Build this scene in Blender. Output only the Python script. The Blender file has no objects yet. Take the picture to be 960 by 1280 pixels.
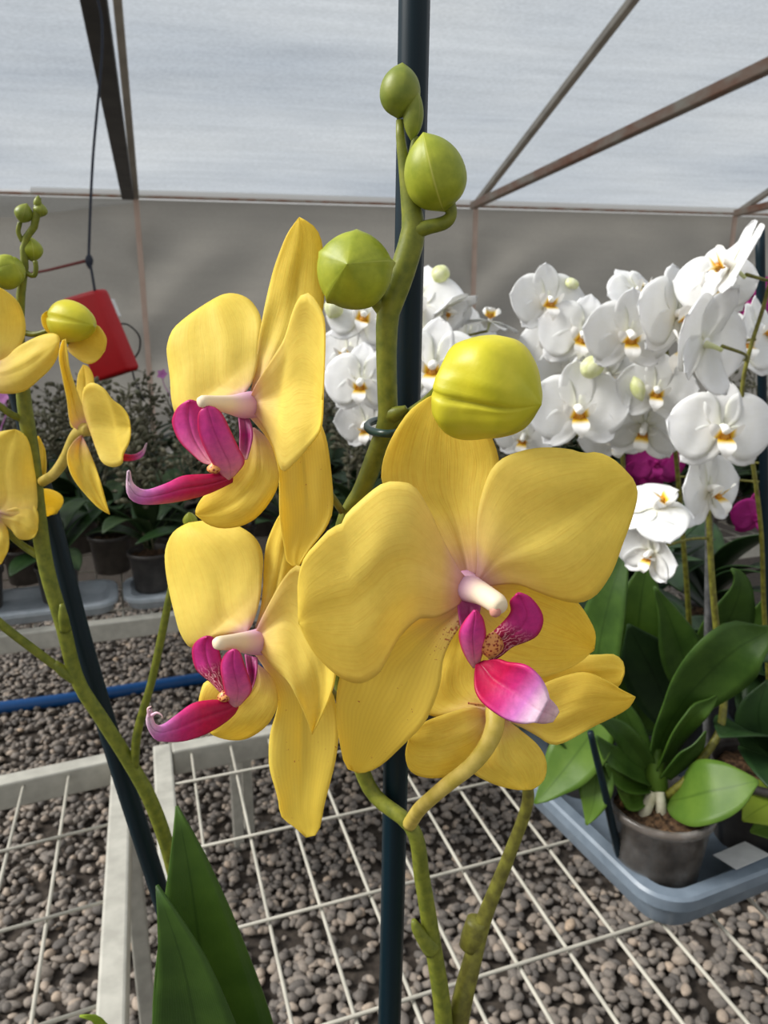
import bpy, bmesh, math, random
import numpy as np
from mathutils import Vector, Matrix, noise as mnoise

random.seed(11)
rng = np.random.default_rng(5)
SC = bpy.context.scene
COL = SC.collection
PI = math.pi

# ------------------------------------------------------------------ camera
YAW, PITCH, ZC = math.radians(12.5), math.radians(15), 1.34
CF = Vector((math.sin(YAW) * math.cos(PITCH), math.cos(YAW) * math.cos(PITCH), -math.sin(PITCH)))
CR = Vector((math.cos(YAW), -math.sin(YAW), 0))
CU = CR.cross(CF)
CP = Vector((0, 0, ZC))
FPX = 960.0

def ray(x, y):
    return CF + CR * ((x - 480) / FPX) + CU * ((640 - y) / FPX)

def H(x, y, D):
    """world point seen at photo pixel (x, y) at horizontal distance D"""
    d = D / (math.cos(PITCH) + math.sin(PITCH) * (640 - y) / FPX)
    return CP + ray(x, y) * d

def depth(y, D):
    return D / (math.cos(PITCH) + math.sin(PITCH) * (640 - y) / FPX)

def PL(x, y, Z):
    d = ray(x, y)
    return CP + d * ((Z - ZC) / d.z)

def camdir(rx, uy, tz):
    """direction: right, up, toward the viewer"""
    return (CR * rx + CU * uy - CF * tz).normalized()

cam = bpy.data.cameras.new('camera')
cam.sensor_fit = 'VERTICAL'
cam.sensor_height = 36
cam.lens = 27
cam.clip_start = 0.01
cam.dof.use_dof = True
cam.dof.focus_distance = 0.235
cam.dof.aperture_fstop = 30
co = bpy.data.objects.new('camera', cam)
COL.objects.link(co)
co.location = CP
co.rotation_euler = (PI / 2 - PITCH, 0, -YAW)
SC.camera = co

# ------------------------------------------------------------------ materials
def lin(c):
    c = c / 255
    return c / 12.92 if c < .04045 else ((c + .055) / 1.055) ** 2.4

def rgb(r, g, b):
    return (lin(r), lin(g), lin(b), 1)

class NT:
    def __init__(s, name):
        s.m = bpy.data.materials.new(name)
        s.m.use_nodes = True
        s.t = s.m.node_tree
        s.t.nodes.clear()
        s.out = s.n('ShaderNodeOutputMaterial')
    def n(s, typ, **kw):
        nd = s.t.nodes.new(typ)
        for k, v in kw.items():
            setattr(nd, k, v)
        return nd
    def l(s, a, b):
        s.t.links.new(a, b)
    def set(s, sock, v):
        if hasattr(v, 'is_linked') or hasattr(v, 'links'):
            s.l(v, sock)
        else:
            sock.default_value = v
    def noise(s, scale, detail=4, coord='Object', vec=None, rough=.55, stretch=None):
        nd = s.n('ShaderNodeTexNoise')
        nd.inputs['Scale'].default_value = scale
        nd.inputs['Detail'].default_value = detail
        nd.inputs['Roughness'].default_value = rough
        if vec is None:
            vec = s.n('ShaderNodeTexCoord').outputs[coord]
        if stretch:
            mp = s.n('ShaderNodeMapping')
            mp.inputs['Scale'].default_value = stretch
            s.l(vec, mp.inputs[0])
            vec = mp.outputs[0]
        s.l(vec, nd.inputs['Vector'])
        return nd.outputs['Fac']
    def ramp(s, fac, stops):
        nd = s.n('ShaderNodeValToRGB')
        e = nd.color_ramp.elements
        while len(e) < len(stops):
            e.new(.5)
        for i, (p, c) in enumerate(stops):
            e[i].position = p
            e[i].color = c
        s.l(fac, nd.inputs[0])
        return nd.outputs[0]
    def mix(s, fac, a, b, mode='MIX'):
        nd = s.n('ShaderNodeMix', data_type='RGBA', blend_type=mode)
        s.set(nd.inputs[0], fac)
        s.set(nd.inputs[6], a)
        s.set(nd.inputs[7], b)
        return nd.outputs[2]
    def math(s, op, a, b=0.0, c=0.0):
        nd = s.n('ShaderNodeMath', operation=op)
        s.set(nd.inputs[0], a); s.set(nd.inputs[1], b); s.set(nd.inputs[2], c)
        return nd.outputs[0]
    def bump(s, h, strength=.3, dist=.001):
        nd = s.n('ShaderNodeBump')
        nd.inputs['Strength'].default_value = strength
        nd.inputs['Distance'].default_value = dist
        s.l(h, nd.inputs['Height'])
        return nd.outputs[0]
    def bsdf(s, color, rough=.5, spec=.5, metal=0, normal=None, trans=0, tcol=None, sss=0):
        p = s.n('ShaderNodeBsdfPrincipled')
        s.set(p.inputs['Base Color'], color)
        s.set(p.inputs['Roughness'], rough)
        s.set(p.inputs['Specular IOR Level'], spec)
        s.set(p.inputs['Metallic'], metal)
        if normal is not None:
            s.l(normal, p.inputs['Normal'])
        o = p.outputs[0]
        if trans:
            t = s.n('ShaderNodeBsdfTranslucent')
            s.set(t.inputs[0], tcol if tcol is not None else color)
            if normal is not None:
                s.l(normal, t.inputs['Normal'])
            mx = s.n('ShaderNodeMixShader')
            mx.inputs[0].default_value = trans
            s.l(o, mx.inputs[1]); s.l(t.outputs[0], mx.inputs[2])
            o = mx.outputs[0]
        s.l(o, s.out.inputs[0])
        return s.m
    def uv(s):
        sp = s.n('ShaderNodeSeparateXYZ')
        s.l(s.n('ShaderNodeTexCoord').outputs['UV'], sp.inputs[0])
        return sp.outputs[0], sp.outputs[1]

def mat_petal(name, stops, vein=.06, mott=.06, trans=.52, rough=.5, bumpy=.25, veincol=None, tmul=None):
    m = NT(name)
    u, v = m.uv()
    col = m.ramp(u, stops)
    # fine veins running along the petal
    sn = m.noise(1.0, 4, coord='UV', stretch=(5, 55, 1))
    vn = m.math('MULTIPLY', m.ramp(sn, [(.46, (0, 0, 0, 1)), (.68, (1, 1, 1, 1))]), vein * 2.2)
    col = m.mix(vn, col, veincol or rgb(222, 166, 24))
    mo = m.noise(420, 3)
    mo2 = m.noise(90, 3)
    f = m.math('ADD', m.math('MULTIPLY', mo, .5), m.math('MULTIPLY', mo2, .5))
    dk = m.ramp(f, [(.36, (1 - mott, 1 - mott * 1.15, 1 - mott * 2.2, 1)), (.6, (1, 1, 1, 1))])
    col = m.mix(1.0, col, dk, 'MULTIPLY')
    nb = m.bump(m.math('ADD', m.math('MULTIPLY', m.noise(600, 3), .4), m.math('MULTIPLY', vn, 1.2)), bumpy, .0006)
    tc = m.mix(1.0, col, tmul, 'MULTIPLY') if tmul else None
    return m.bsdf(col, rough, .18, normal=nb, trans=trans, tcol=tc)

LILAC = rgb(222, 176, 190)
Y_STOPS = [(0.0, LILAC), (.055, rgb(230, 194, 190)), (.15, rgb(246, 226, 146)), (.36, rgb(253, 238, 130)), (1, rgb(252, 235, 108))]
TY_ = (1.0, .89, .26, 1)
M = {}
M['yellow'] = mat_petal('yellow_petal', Y_STOPS, tmul=TY_)
M['yellow_sepal'] = mat_petal('yellow_sepal', [(0, LILAC), (.07, rgb(228, 190, 170)), (.17, rgb(245, 222, 145)), (.34, rgb(252, 236, 120)), (1, rgb(252, 231, 92))], vein=.12, tmul=TY_)

def mat_spotted_sepal():
    m = NT('spotted_yellow_sepal')
    u, v = m.uv()
    col = m.ramp(u, [(0, rgb(222, 176, 180)), (.06, rgb(230, 192, 165)), (.16, rgb(242, 218, 130)), (.3, rgb(252, 236, 120)), (1, rgb(252, 231, 92))])
    zone = m.math('MULTIPLY', m.ramp(u, [(.05, (1, 1, 1, 1)), (.36, (0, 0, 0, 1))]), m.ramp(v, [(.55, (0, 0, 0, 1)), (.92, (1, 1, 1, 1))]))
    sp = m.math('GREATER_THAN', m.math('ADD', m.noise(900, 2), m.math('MULTIPLY', zone, .35)), .74)
    col = m.mix(m.math('MULTIPLY', sp, .75), col, rgb(176, 60, 60))
    ph = m.math('ADD', m.math('MULTIPLY', v, 60.0), m.math('MULTIPLY', m.noise(60, 2), 7.0))
    vn = m.math('POWER', m.math('ABSOLUTE', m.math('SINE', ph)), 3.0)
    col = m.mix(m.math('MULTIPLY', vn, .08), col, rgb(190, 140, 10))
    return m.bsdf(col, .5, .3, normal=m.bump(m.noise(600, 3), .2, .0005), trans=.5, tcol=m.mix(1.0, col, TY_, 'MULTIPLY'))
M['yellow_spotted'] = mat_spotted_sepal()

def mat_lip(name, stops, edge=None, spots=None):
    m = NT(name)
    u, v = m.uv()
    col = m.ramp(u, stops)
    if edge:
        e = m.math('ABSOLUTE', m.math('SUBTRACT', v, .5))
        col = m.mix(m.ramp(e, [(.38, (0, 0, 0, 1)), (.5, (1, 1, 1, 1))]), col, edge)
    # midline streak
    e2 = m.math('ABSOLUTE', m.math('SUBTRACT', v, .5))
    col = m.mix(m.ramp(e2, [(.0, (.16, .16, .16, 1)), (.06, (0, 0, 0, 1))]), col, rgb(150, 10, 50))
    if spots:
        base, line, z0, z1 = spots
        zone = m.ramp(u, [(z0, (1, 1, 1, 1)), (z1, (0, 0, 0, 1))])
        w = m.math('ABSOLUTE', m.math('SINE', m.math('ADD', m.math('MULTIPLY', v, 22.0), m.math('MULTIPLY', m.noise(500, 2), 9.0))))
        pat = m.mix(m.math('GREATER_THAN', w, .55), base, line)
        col = m.mix(zone, col, pat)
    mo = m.noise(500, 3)
    col = m.mix(1.0, col, m.ramp(mo, [(.3, (.82, .82, .85, 1)), (.65, (1, 1, 1, 1))]), 'MULTIPLY')
    return m.bsdf(col, .42, .4, normal=m.bump(m.noise(700, 2), .2, .0005), trans=.3)
M['lip_mid'] = mat_lip('lip_crimson_to_lilac', [(0, rgb(176, 16, 66)), (.35, rgb(212, 28, 88)), (.55, rgb(218, 56, 138)), (.74, rgb(224, 134, 206)), (.9, rgb(244, 212, 230))])
M['lip_tip'] = mat_lip('lip_pale_tip', [(0, rgb(238, 190, 215)), (1, rgb(250, 222, 218))])
M['lip_side'] = mat_lip('lip_magenta_lobe', [(0, rgb(234, 170, 170)), (.3, rgb(232, 116, 170)), (.6, rgb(226, 76, 164)), (1, rgb(216, 52, 136))], edge=rgb(206, 24, 80))
M['lip_side_spot'] = mat_lip('lip_magenta_lobe_spotted', [(0, rgb(222, 96, 140)), (.5, rgb(220, 64, 152)), (.8, rgb(214, 50, 142)), (1, rgb(200, 34, 114))], edge=rgb(198, 22, 80),
                            spots=(rgb(226, 160, 165), rgb(160, 30, 70), .3, .52))
M['lip_claw'] = mat_lip('lip_claw', [(0, rgb(205, 110, 160)), (.4, rgb(175, 40, 120)), (.8, rgb(200, 110, 150)), (1, rgb(235, 200, 190))])

def mat_callus():
    m = NT('callus')
    vo = m.n('ShaderNodeTexVoronoi')
    vo.inputs['Scale'].default_value = 1000
    m.l(m.n('ShaderNodeTexCoord').outputs['Object'], vo.inputs['Vector'])
    col = m.ramp(vo.outputs['Distance'], [(.3, rgb(140, 44, 30)), (.5, rgb(216, 150, 84))])
    return m.bsdf(col, .4, .4)
M['callus'] = mat_callus()

def mat_column():
    m = NT('column')
    u, v = m.uv()
    col = m.ramp(u, [(0, rgb(208, 150, 188)), (.3, rgb(224, 184, 202)), (.55, rgb(236, 216, 196)), (1, rgb(238, 222, 192))])
    return m.bsdf(col, .5, .2, trans=.2)
M['column'] = mat_column()

def mat_simple(name, c, rough=.5, spec=.4, nscale=60, var=.15, bump=.15, bdist=.001, trans=0, metal=0, stretch=None, c2=None):
    m = NT(name)
    n = m.noise(nscale, 4, stretch=stretch)
    if c2 is None:
        d = 1 - var
        col = m.mix(1.0, c, m.ramp(n, [(.3, (d, d, d, 1)), (.7, (1, 1, 1, 1))]), 'MULTIPLY')
    else:
        col = m.ramp(n, [(.35, c), (.65, c2)])
    return m.bsdf(col, rough, spec, metal, normal=m.bump(n, bump, bdist), trans=trans)

M['anther'] = mat_simple('anther_pink', rgb(196, 136, 120), .5, .2, 200, .1)
M['column_white'] = mat_simple('column_white', rgb(244, 242, 236), .4, .4, 200, .05)
def mat_bud(name, c1, c2, line):
    m = NT(name)
    u, q = m.uv()
    col = m.ramp(m.noise(160, 4), [(.3, c1), (.7, c2)])
    col = m.mix(m.ramp(q, [(.0, (.8, .8, .8, 1)), (.07, (0, 0, 0, 1))]), col, line)
    return m.bsdf(col, .42, .3, normal=m.bump(m.noise(260, 3), .15, .0006), trans=.08)
M['bud_green'] = mat_bud('bud_green', rgb(128, 140, 34), rgb(160, 166, 50), rgb(190, 190, 96))
M['bud_dark'] = mat_bud('bud_dark_green', rgb(104, 118, 40), rgb(136, 142, 54), rgb(150, 150, 74))
def mat_bud_yellow():
    m = NT('bud_yellow_green')
    u, v = m.uv()
    n = m.noise(70, 4)
    col = m.ramp(n, [(.3, rgb(196, 190, 36)), (.55, rgb(216, 204, 48)), (.8, rgb(226, 206, 76))])
    g = m.ramp(u, [(0, (1, 1, 1, 1)), (.5, (0, 0, 0, 1)), (.8, (0, 0, 0, 1)), (1, (.8, .8, .8, 1))])
    col = m.mix(m.math('MULTIPLY', g, .5), col, rgb(150, 160, 30))
    return m.bsdf(col, .42, .4, normal=m.bump(m.noise(250, 4), .25, .0006), trans=.15)
M['bud_yellow'] = mat_bud_yellow()
M['bud_pale'] = mat_simple('bud_pale', rgb(214, 220, 150), .45, .4, 80, c2=rgb(236, 236, 205), trans=.2)
M['stem'] = mat_simple('stem_green', rgb(92, 100, 32), .45, .3, 220, c2=rgb(120, 124, 42))
M['stem_olive'] = mat_simple('stem_olive', rgb(88, 84, 30), .45, .4, 180, c2=rgb(124, 122, 46))
M['pedicel'] = mat_simple('pedicel_yellow', rgb(190, 168, 70), .45, .3, 150, c2=rgb(214, 190, 100), trans=.1)
M['stem_far'] = mat_simple('stem_far', rgb(66, 68, 46), .55, .3, 100, c2=rgb(104, 98, 80))
M['stake'] = mat_simple('stake_dark_teal', rgb(6, 30, 40), .45, .22, 200, .4, stretch=(1, 1, .05))
M['stake_left'] = mat_simple('stake_slate', rgb(14, 32, 40), .45, .25, 200, .4, stretch=(1, 1, .05))
M['clip'] = mat_simple('clip_green', rgb(24, 52, 44), .35, .5)
M['stake_grey'] = mat_simple('stake_grey', rgb(62, 62, 62), .5, .3, 120, c2=rgb(92, 92, 92))

def mat_leaf(name, c1, c2, trans=.12, rough=.42):
    m = NT(name)
    u, v = m.uv()
    n = m.noise(30, 4)
    col = m.ramp(n, [(.35, c1), (.7, c2)])
    e = m.math('ABSOLUTE', m.math('SUBTRACT', v, .5))
    col = m.mix(m.ramp(e, [(.0, (.6, .6, .6, 1)), (.035, (0, 0, 0, 1))]), col, (c1[0] * .55, c1[1] * .6, c1[2] * .5, 1))
    st = m.math('SINE', m.math('MULTIPLY', v, 190.0))
    h = m.math('ADD', m.math('MULTIPLY', st, .12), m.noise(140, 3))
    return m.bsdf(col, rough, .26, normal=m.bump(h, .18, .0012), trans=trans)
M['leaf'] = mat_leaf('leaf_green', rgb(50, 78, 22), rgb(70, 98, 32))
M['leaf_bright'] = mat_leaf('leaf_bright_green', rgb(76, 106, 36), rgb(94, 122, 44), .2)
M['leaf_lime'] = mat_leaf('leaf_lime', rgb(140, 165, 50), rgb(160, 180, 62), .25)
M['leaf_mid'] = mat_leaf('leaf_mid_green', rgb(48, 74, 26), rgb(68, 96, 36), .15)
M['leaf_dark'] = mat_leaf('leaf_dark_green', rgb(30, 52, 26), rgb(46, 70, 34), .08)
M['leaf_far'] = mat_leaf('leaf_far', rgb(34, 52, 28), rgb(54, 72, 38), .06, .5)

WH = [(0, rgb(236, 236, 215)), (.2, rgb(246, 246, 244)), (1, rgb(248, 248, 250))]
M['white'] = mat_petal('white_petal', WH, vein=.05, mott=.02, trans=.35, bumpy=.15, veincol=rgb(215, 215, 205))
M['magenta'] = mat_petal('magenta_petal', [(0, rgb(190, 60, 150)), (1, rgb(150, 16, 110))], vein=.2, mott=.1, trans=.35, veincol=rgb(110, 5, 80))
def mat_white_lip():
    m = NT('white_lip')
    u, v = m.uv()
    w = m.math('ABSOLUTE', m.math('SINE', m.math('ADD', m.math('MULTIPLY', v, 26.0), m.math('MULTIPLY', m.noise(300, 2), 5.0))))
    thr = m.mix(m.math('GREATER_THAN', w, .55), rgb(238, 200, 60), rgb(190, 100, 40))
    z = m.ramp(u, [(.18, (1, 1, 1, 1)), (.27, (0, 0, 0, 1))])
    z2 = m.ramp(u, [(.27, (1, 1, 1, 1)), (.42, (0, 0, 0, 1))])
    col = m.mix(z2, rgb(250, 248, 244), rgb(240, 200, 50))
    col = m.mix(z, col, thr)
    return m.bsdf(col, .4, .4, trans=.2)
M['white_lip'] = mat_white_lip()

M['steel_white'] = mat_simple('white_painted_steel', rgb(158, 155, 145), .5, .4, 40, c2=rgb(178, 175, 164), bump=.1)
M['wire_white'] = mat_simple('white_wire', rgb(160, 156, 144), .5, .4, 30, c2=rgb(178, 173, 160), bump=.1)
M['tray'] = mat_simple('grey_plastic', rgb(104, 116, 128), .38, .45, 50, c2=rgb(116, 128, 140), bump=.05)
M['tray_light'] = mat_simple('pale_tray_plastic', rgb(150, 158, 164), .45, .4, 50, c2=rgb(166, 172, 178), bump=.05)
M['paper'] = mat_simple('white_label', rgb(222, 222, 220), .6, .3)
M['red'] = mat_simple('red_plastic', rgb(176, 8, 20), .45, .35, 30, .1, bump=.1)
M['black'] = mat_simple('black_rubber', rgb(28, 28, 32), .5, .4)
M['cord'] = mat_simple('cord_slate', rgb(38, 42, 54), .6, .3)
M['redcord'] = mat_simple('cord_red', rgb(120, 60, 56), .6, .3)
M['pipe_blue'] = mat_simple('pipe_blue', rgb(12, 78, 140), .4, .5, 20, .15)
M['bark'] = mat_simple('bark_mix', rgb(44, 32, 24), .8, .2, 160, c2=rgb(110, 84, 60), bump=1, bdist=.004)
M['root'] = mat_simple('aerial_root', rgb(176, 168, 140), .6, .3, 90, c2=rgb(206, 200, 176))
M['root_brown'] = mat_simple('dry_root', rgb(120, 84, 52), .7, .2, 90, c2=rgb(168, 126, 84))
M['steel_rust'] = mat_simple('rusty_galvanised_steel', rgb(172, 164, 150), .55, .4, 8, c2=rgb(150, 104, 80), bump=.1, stretch=(1, .5, 1))
M['steel_dark'] = mat_simple('dark_steel', rgb(52, 50, 50), .55, .4, 8, c2=rgb(72, 68, 66), bump=.1)
M['steel_grey'] = mat_simple('grey_steel', rgb(168, 160, 148), .5, .4, 8, c2=rgb(190, 182, 168), bump=.1)
M['lilac'] = mat_simple('lilac_petal', rgb(205, 130, 195), .5, .3, 100, trans=.3)
M['post'] = mat_simple('pinkish_post', rgb(194, 168, 152), .6, .3, 8, c2=rgb(204, 180, 164), bump=.1)

def mat_pot():
    m = NT('smoky_clear_pot')
    n = m.noise(45, 4)
    col = m.ramp(n, [(.3, rgb(84, 78, 72)), (.55, rgb(126, 120, 114)), (.8, rgb(160, 156, 152))])
    p = m.n('ShaderNodeBsdfPrincipled')
    m.l(col, p.inputs['Base Color'])
    p.inputs['Roughness'].default_value = .25
    t = m.n('ShaderNodeBsdfTransparent')
    mx = m.n('ShaderNodeMixShader')
    mx.inputs[0].default_value = .45
    m.l(p.outputs[0], mx.inputs[1]); m.l(t.outputs[0], mx.inputs[2])
    m.l(mx.outputs[0], m.out.inputs[0])
    return m.m
M['pot_clear'] = mat_pot()
M['pot_dark'] = mat_simple('dark_pot', rgb(58, 54, 52), .4, .4, 40, c2=rgb(80, 76, 72))

def mat_film(name, ca, cb, trans, stretch, nscale, weave=.12):
    m = NT(name)
    n1 = m.noise(nscale, 4, stretch=stretch)
    col = m.ramp(n1, [(.3, ca), (.7, cb)])
    n2 = m.noise(9, 4, stretch=(.12, 1.6, 1.6), rough=.6)
    col = m.mix(1.0, col, m.ramp(n2, [(.3, (1 - weave, 1 - weave, 1 - weave, 1)), (.65, (1, 1, 1, 1))]), 'MULTIPLY')
    n3 = m.noise(90, 2, stretch=(.5, 1, 1))
    col = m.mix(1.0, col, m.ramp(n3, [(.35, (1 - weave, 1 - weave, 1 - weave, 1)), (.65, (1, 1, 1, 1))]), 'MULTIPLY')
    return m.bsdf(col, .6, .15, normal=m.bump(n1, .2, .02), trans=trans)
M['film_roof'] = mat_film('roof_film', rgb(160, 167, 176), rgb(186, 190, 194), .72, (.35, 1.0, 1.0), 1.1)
M['film_wall'] = mat_film('wall_film', rgb(152, 149, 143), rgb(178, 173, 164), .42, (.5, 1, 1.6), .9, .05)
M['film_flap'] = mat_film('flap_film', rgb(196, 194, 188), rgb(208, 206, 200), .5, (.5, 1, 2), 1.2, .05)
M['gap_light_film'] = mat_film('gap_light_film', rgb(246, 246, 244), rgb(250, 250, 250), .85, (.5, 1, 2), 1.2, .02)  # near-white colour imitates daylight showing through the eave gap

def mat_ground():
    m = NT('dark_soil')
    col = m.ramp(m.noise(60, 5), [(.3, rgb(52, 46, 42)), (.7, rgb(86, 78, 70))])
    return m.bsdf(col, .9, .2)
M['ground'] = mat_ground()
def mat_stone():
    m = NT('gravel_stone')
    at = m.n('ShaderNodeAttribute', attribute_name='tint')
    col = m.ramp(at.outputs['Fac'], [(0, rgb(98, 93, 89)), (.35, rgb(134, 126, 118)), (.65, rgb(160, 148, 136)), (.85, rgb(188, 170, 152)), (1, rgb(208, 182, 154))])
    n = m.noise(180, 3)
    col = m.mix(1.0, col, m.ramp(n, [(.3, (.75, .75, .75, 1)), (.7, (1, 1, 1, 1))]), 'MULTIPLY')
    return m.bsdf(col, .7, .3)
M['stone'] = mat_stone()

# ------------------------------------------------------------------ helpers
def thing(name, label, cat, loc=(0, 0, 0), group=None):
    o = bpy.data.objects.new(name, None)
    o.empty_display_size = .02
    COL.objects.link(o)
    o.location = loc
    tag(o, label, cat, group)
    return o

def tag(o, label, cat=None, group=None):
    if label: o['label'] = label
    if cat: o['category'] = cat
    if group: o['group'] = group
    return o

def root_loc(o):
    while o.parent is not None:
        o = o.parent
    return o.location.copy()

def mk(name, verts, faces, mat, parent=None, uvs=None, smooth=True, origin=None):
    """verts in world space; the mesh origin goes to the thing's base"""
    if parent is not None:
        org = root_loc(parent)
    else:
        org = Vector(origin) if origin is not None else Vector((0, 0, 0))
    me = bpy.data.meshes.new(name)
    me.from_pydata([tuple(Vector(v) - org) for v in verts], [], faces)
    if uvs is not None:
        ul = me.uv_layers.new(name='UVMap')
        for lp in me.loops:
            ul.data[lp.index].uv = uvs[lp.vertex_index]
    if smooth:
        me.polygons.foreach_set('use_smooth', [True] * len(me.polygons))
    me.materials.append(M[mat] if isinstance(mat, str) else mat)
    me.update()
    o = bpy.data.objects.new(name, me)
    COL.objects.link(o)
    if parent is not None:
        o.parent = parent
    else:
        o.location = org
    return o

def solid(o, t):
    md = o.modifiers.new('thickness', 'SOLIDIFY')
    md.thickness = t
    md.offset = 0
    return o

def cr(pts, n):
    """Catmull-Rom through pts (any dimension), resampled evenly to n+1 points"""
    p = [np.array(q, float) for q in pts]
    if len(p) == 2:
        dense = [p[0] + (p[1] - p[0]) * t for t in np.linspace(0, 1, 12)]
    else:
        q = [2 * p[0] - p[1]] + p + [2 * p[-1] - p[-2]]
        dense = []
        for i in range(1, len(q) - 2):
            for t in np.linspace(0, 1, 14, endpoint=(i == len(q) - 3)):
                a, b, c, d = q[i - 1], q[i], q[i + 1], q[i + 2]
                dense.append(.5 * ((2 * b) + (c - a) * t + (2 * a - 5 * b + 4 * c - d) * t * t + (3 * b - a - 3 * c + d) * t ** 3))
    dense = np.array(dense)
    seg = np.linalg.norm(np.diff(dense[:, :min(3, dense.shape[1])], axis=0), axis=1)
    s = np.concatenate([[0], np.cumsum(seg)])
    s /= max(s[-1], 1e-9)
    tt = np.linspace(0, 1, n + 1)
    return np.stack([np.interp(tt, s, dense[:, k]) for k in range(dense.shape[1])], 1)

def grid_faces(n, m, off=0):
    return [(off + i * (m + 1) + j, off + i * (m + 1) + j + 1, off + (i + 1) * (m + 1) + j + 1, off + (i + 1) * (m + 1) + j) for i in range(n) for j in range(m)]

def tepal(name, L, R, D0, D1, parent, mat='yellow', cup=0, tilt=0, bow=0, ruff=.0011, n=26, m=16, t=.0005, seed=0, crease=.0009):
    """a curved blade whose two edges L and R run from its base to its tip"""
    a, b = cr(L, n), cr(R, n)
    vs, uv = [], []
    for i in range(n + 1):
        u = i / n
        for j in range(m + 1):
            v = j / m
            x, y = a[i] * (1 - v) + b[i] * v
            s = math.sin(PI * min(1, u * .92 + .04))
            e = 2 * v - 1
            D = D0 + (D1 - D0) * u + bow * 4 * u * (1 - u) + cup * e * e * s + tilt * e * s
            D += crease * math.exp(-(e / .10) ** 2) * s * (1 - u * .6)
            D += ruff * (mnoise.noise((u * 3 + seed * 7.1, v * 3, seed)) * 2 * s + math.sin(u * 11 + seed) * e * e * e * s)
            vs.append(H(x, y, D))
            uv.append((u, v))
    o = mk(name, vs, grid_faces(n, m), mat, parent, uv)
    return solid(o, t)

def tube_data(path, radii, seg=10, caps=True, n=None, oval=None):
    n = n or max(8, (len(path) - 1) * 6)
    P = cr([tuple(p) + (r,) for p, r in zip(path, radii)], n)
    pts = [Vector(q[:3]) for q in P]
    rs = P[:, 3]
    vs, fs, uv = [], [], []
    up = Vector((0.31, .2, .93)).normalized()
    prev = None
    for i, p in enumerate(pts):
        t = (pts[min(i + 1, n)] - pts[max(i - 1, 0)]).normalized()
        if prev is None:
            s = t.cross(up)
            if s.length < .1:
                s = t.cross(Vector((1, 0, 0)))
        else:
            s = prev - t * prev.dot(t)
        s.normalize()
        prev = s
        w = t.cross(s)
        for k in range(seg):
            a = 2 * PI * k / seg
            vs.append(p + (s * math.cos(a) + w * math.sin(a)) * rs[i])
            uv.append((i / n, k / seg))
    for i in range(n):
        for k in range(seg):
            k2 = (k + 1) % seg
            fs.append((i * seg + k, i * seg + k2, (i + 1) * seg + k2, (i + 1) * seg + k))
    if caps:
        for end, i in ((0, 0), (1, n)):
            c = len(vs)
            vs.append(pts[i]); uv.append((end, .5))
            for k in range(seg):
                k2 = (k + 1) % seg
                fs.append((c, i * seg + k2, i * seg + k) if end == 0 else (c, i * seg + k, i * seg + k2))
    return vs, fs, uv

def join(parts):
    vs, fs, uv = [], [], []
    for v, f, w in parts:
        o = len(vs)
        vs += list(v)
        fs += [tuple(i + o for i in q) for q in f]
        uv += list(w)
    return vs, fs, uv

def tube(name, path, radii, mat, parent=None, **k):
    org = k.pop('origin', path[0])
    v, f, u = tube_data(path, radii, **k)
    return mk(name, v, f, mat, parent, u, origin=org)

def px_path(pts):
    """[(x, y, D, width_px)] -> points and radii"""
    return [H(x, y, D) for x, y, D, w in pts], [w / 2 * depth(y, D) / FPX for x, y, D, w in pts]

def stem_px(name, pts, mat, parent, nodes=()):
    p, r = px_path(pts)
    parts = [tube_data(p, r, 14)]
    for nd in nodes:                       # swollen joints with a small bract
        q, rr = px_path(nd)
        parts.append(tube_data(q, rr, 12))
    v, f, u = join(parts)
    return mk(name, v, f, mat, parent, u)

def bud_data(base, tip, rmax, prof, k=3, seam=.06, sharp=.16, twist=.0, squash=1.0, nu=26, ns=48, lump=0):
    base, tip = Vector(base), Vector(tip)
    ax = (tip - base).normalized()
    s = ax.cross(CF)
    if s.length < .15:
        s = ax.cross(CU)
    s.normalize()
    w = ax.cross(s)
    pr = cr([(i / (len(prof) - 1), q) for i, q in enumerate(prof)], nu)
    vs, fs, uv = [], [], []
    for i in range(nu + 1):
        u = i / nu
        r = max(1e-5, np.interp(u, pr[:, 0], pr[:, 1])) * rmax
        p = base + (tip - base) * u
        for j in range(ns):
            a = 2 * PI * j / ns
            q = abs(math.sin(k * (a + twist) / 2))
            rr = r * (1 + seam * max(0, 1 - q / sharp) + .04 * (1 - q) * math.copysign(1, seam) + (lump * mnoise.noise((math.cos(a) * 1.1 + 3, math.sin(a) * 1.1, u * 2.2)) + lump * .025 * math.sin(a * 19 + 3 * u + 2 * math.sin(a * 3)) if lump else 0))
            vs.append(p + s * math.cos(a) * rr + w * math.sin(a) * rr * squash)
            uv.append((u, q))
    for i in range(nu):
        for j in range(ns):
            j2 = (j + 1) % ns
            fs.append((i * ns + j, i * ns + j2, (i + 1) * ns + j2, (i + 1) * ns + j))
    return vs, fs, uv

EGG = [.0, .42, .74, .92, 1, .97, .86, .66, .38, .0]
BLUNT = [.0, .55, .84, .97, 1, 1, .96, .86, .62, .0]
def bud(name, base, tip, rmax, parent, mat='bud_green', prof=EGG, label=None, **k):
    v, f, u = bud_data(base, tip, rmax, prof, **k)
    o = mk(name, v, f, mat, parent, u)
    if label: o['label'] = label
    return o

def box_data(c, ex, ey, ez):
    c = Vector(c)
    vs = [c + ex * sx + ey * sy + ez * sz for sx in (-1, 1) for sy in (-1, 1) for sz in (-1, 1)]
    fs = [(0, 1, 3, 2), (4, 6, 7, 5), (0, 4, 5, 1), (2, 3, 7, 6), (0, 2, 6, 4), (1, 5, 7, 3)]
    return vs, fs, [(0, 0)] * 8

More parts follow.
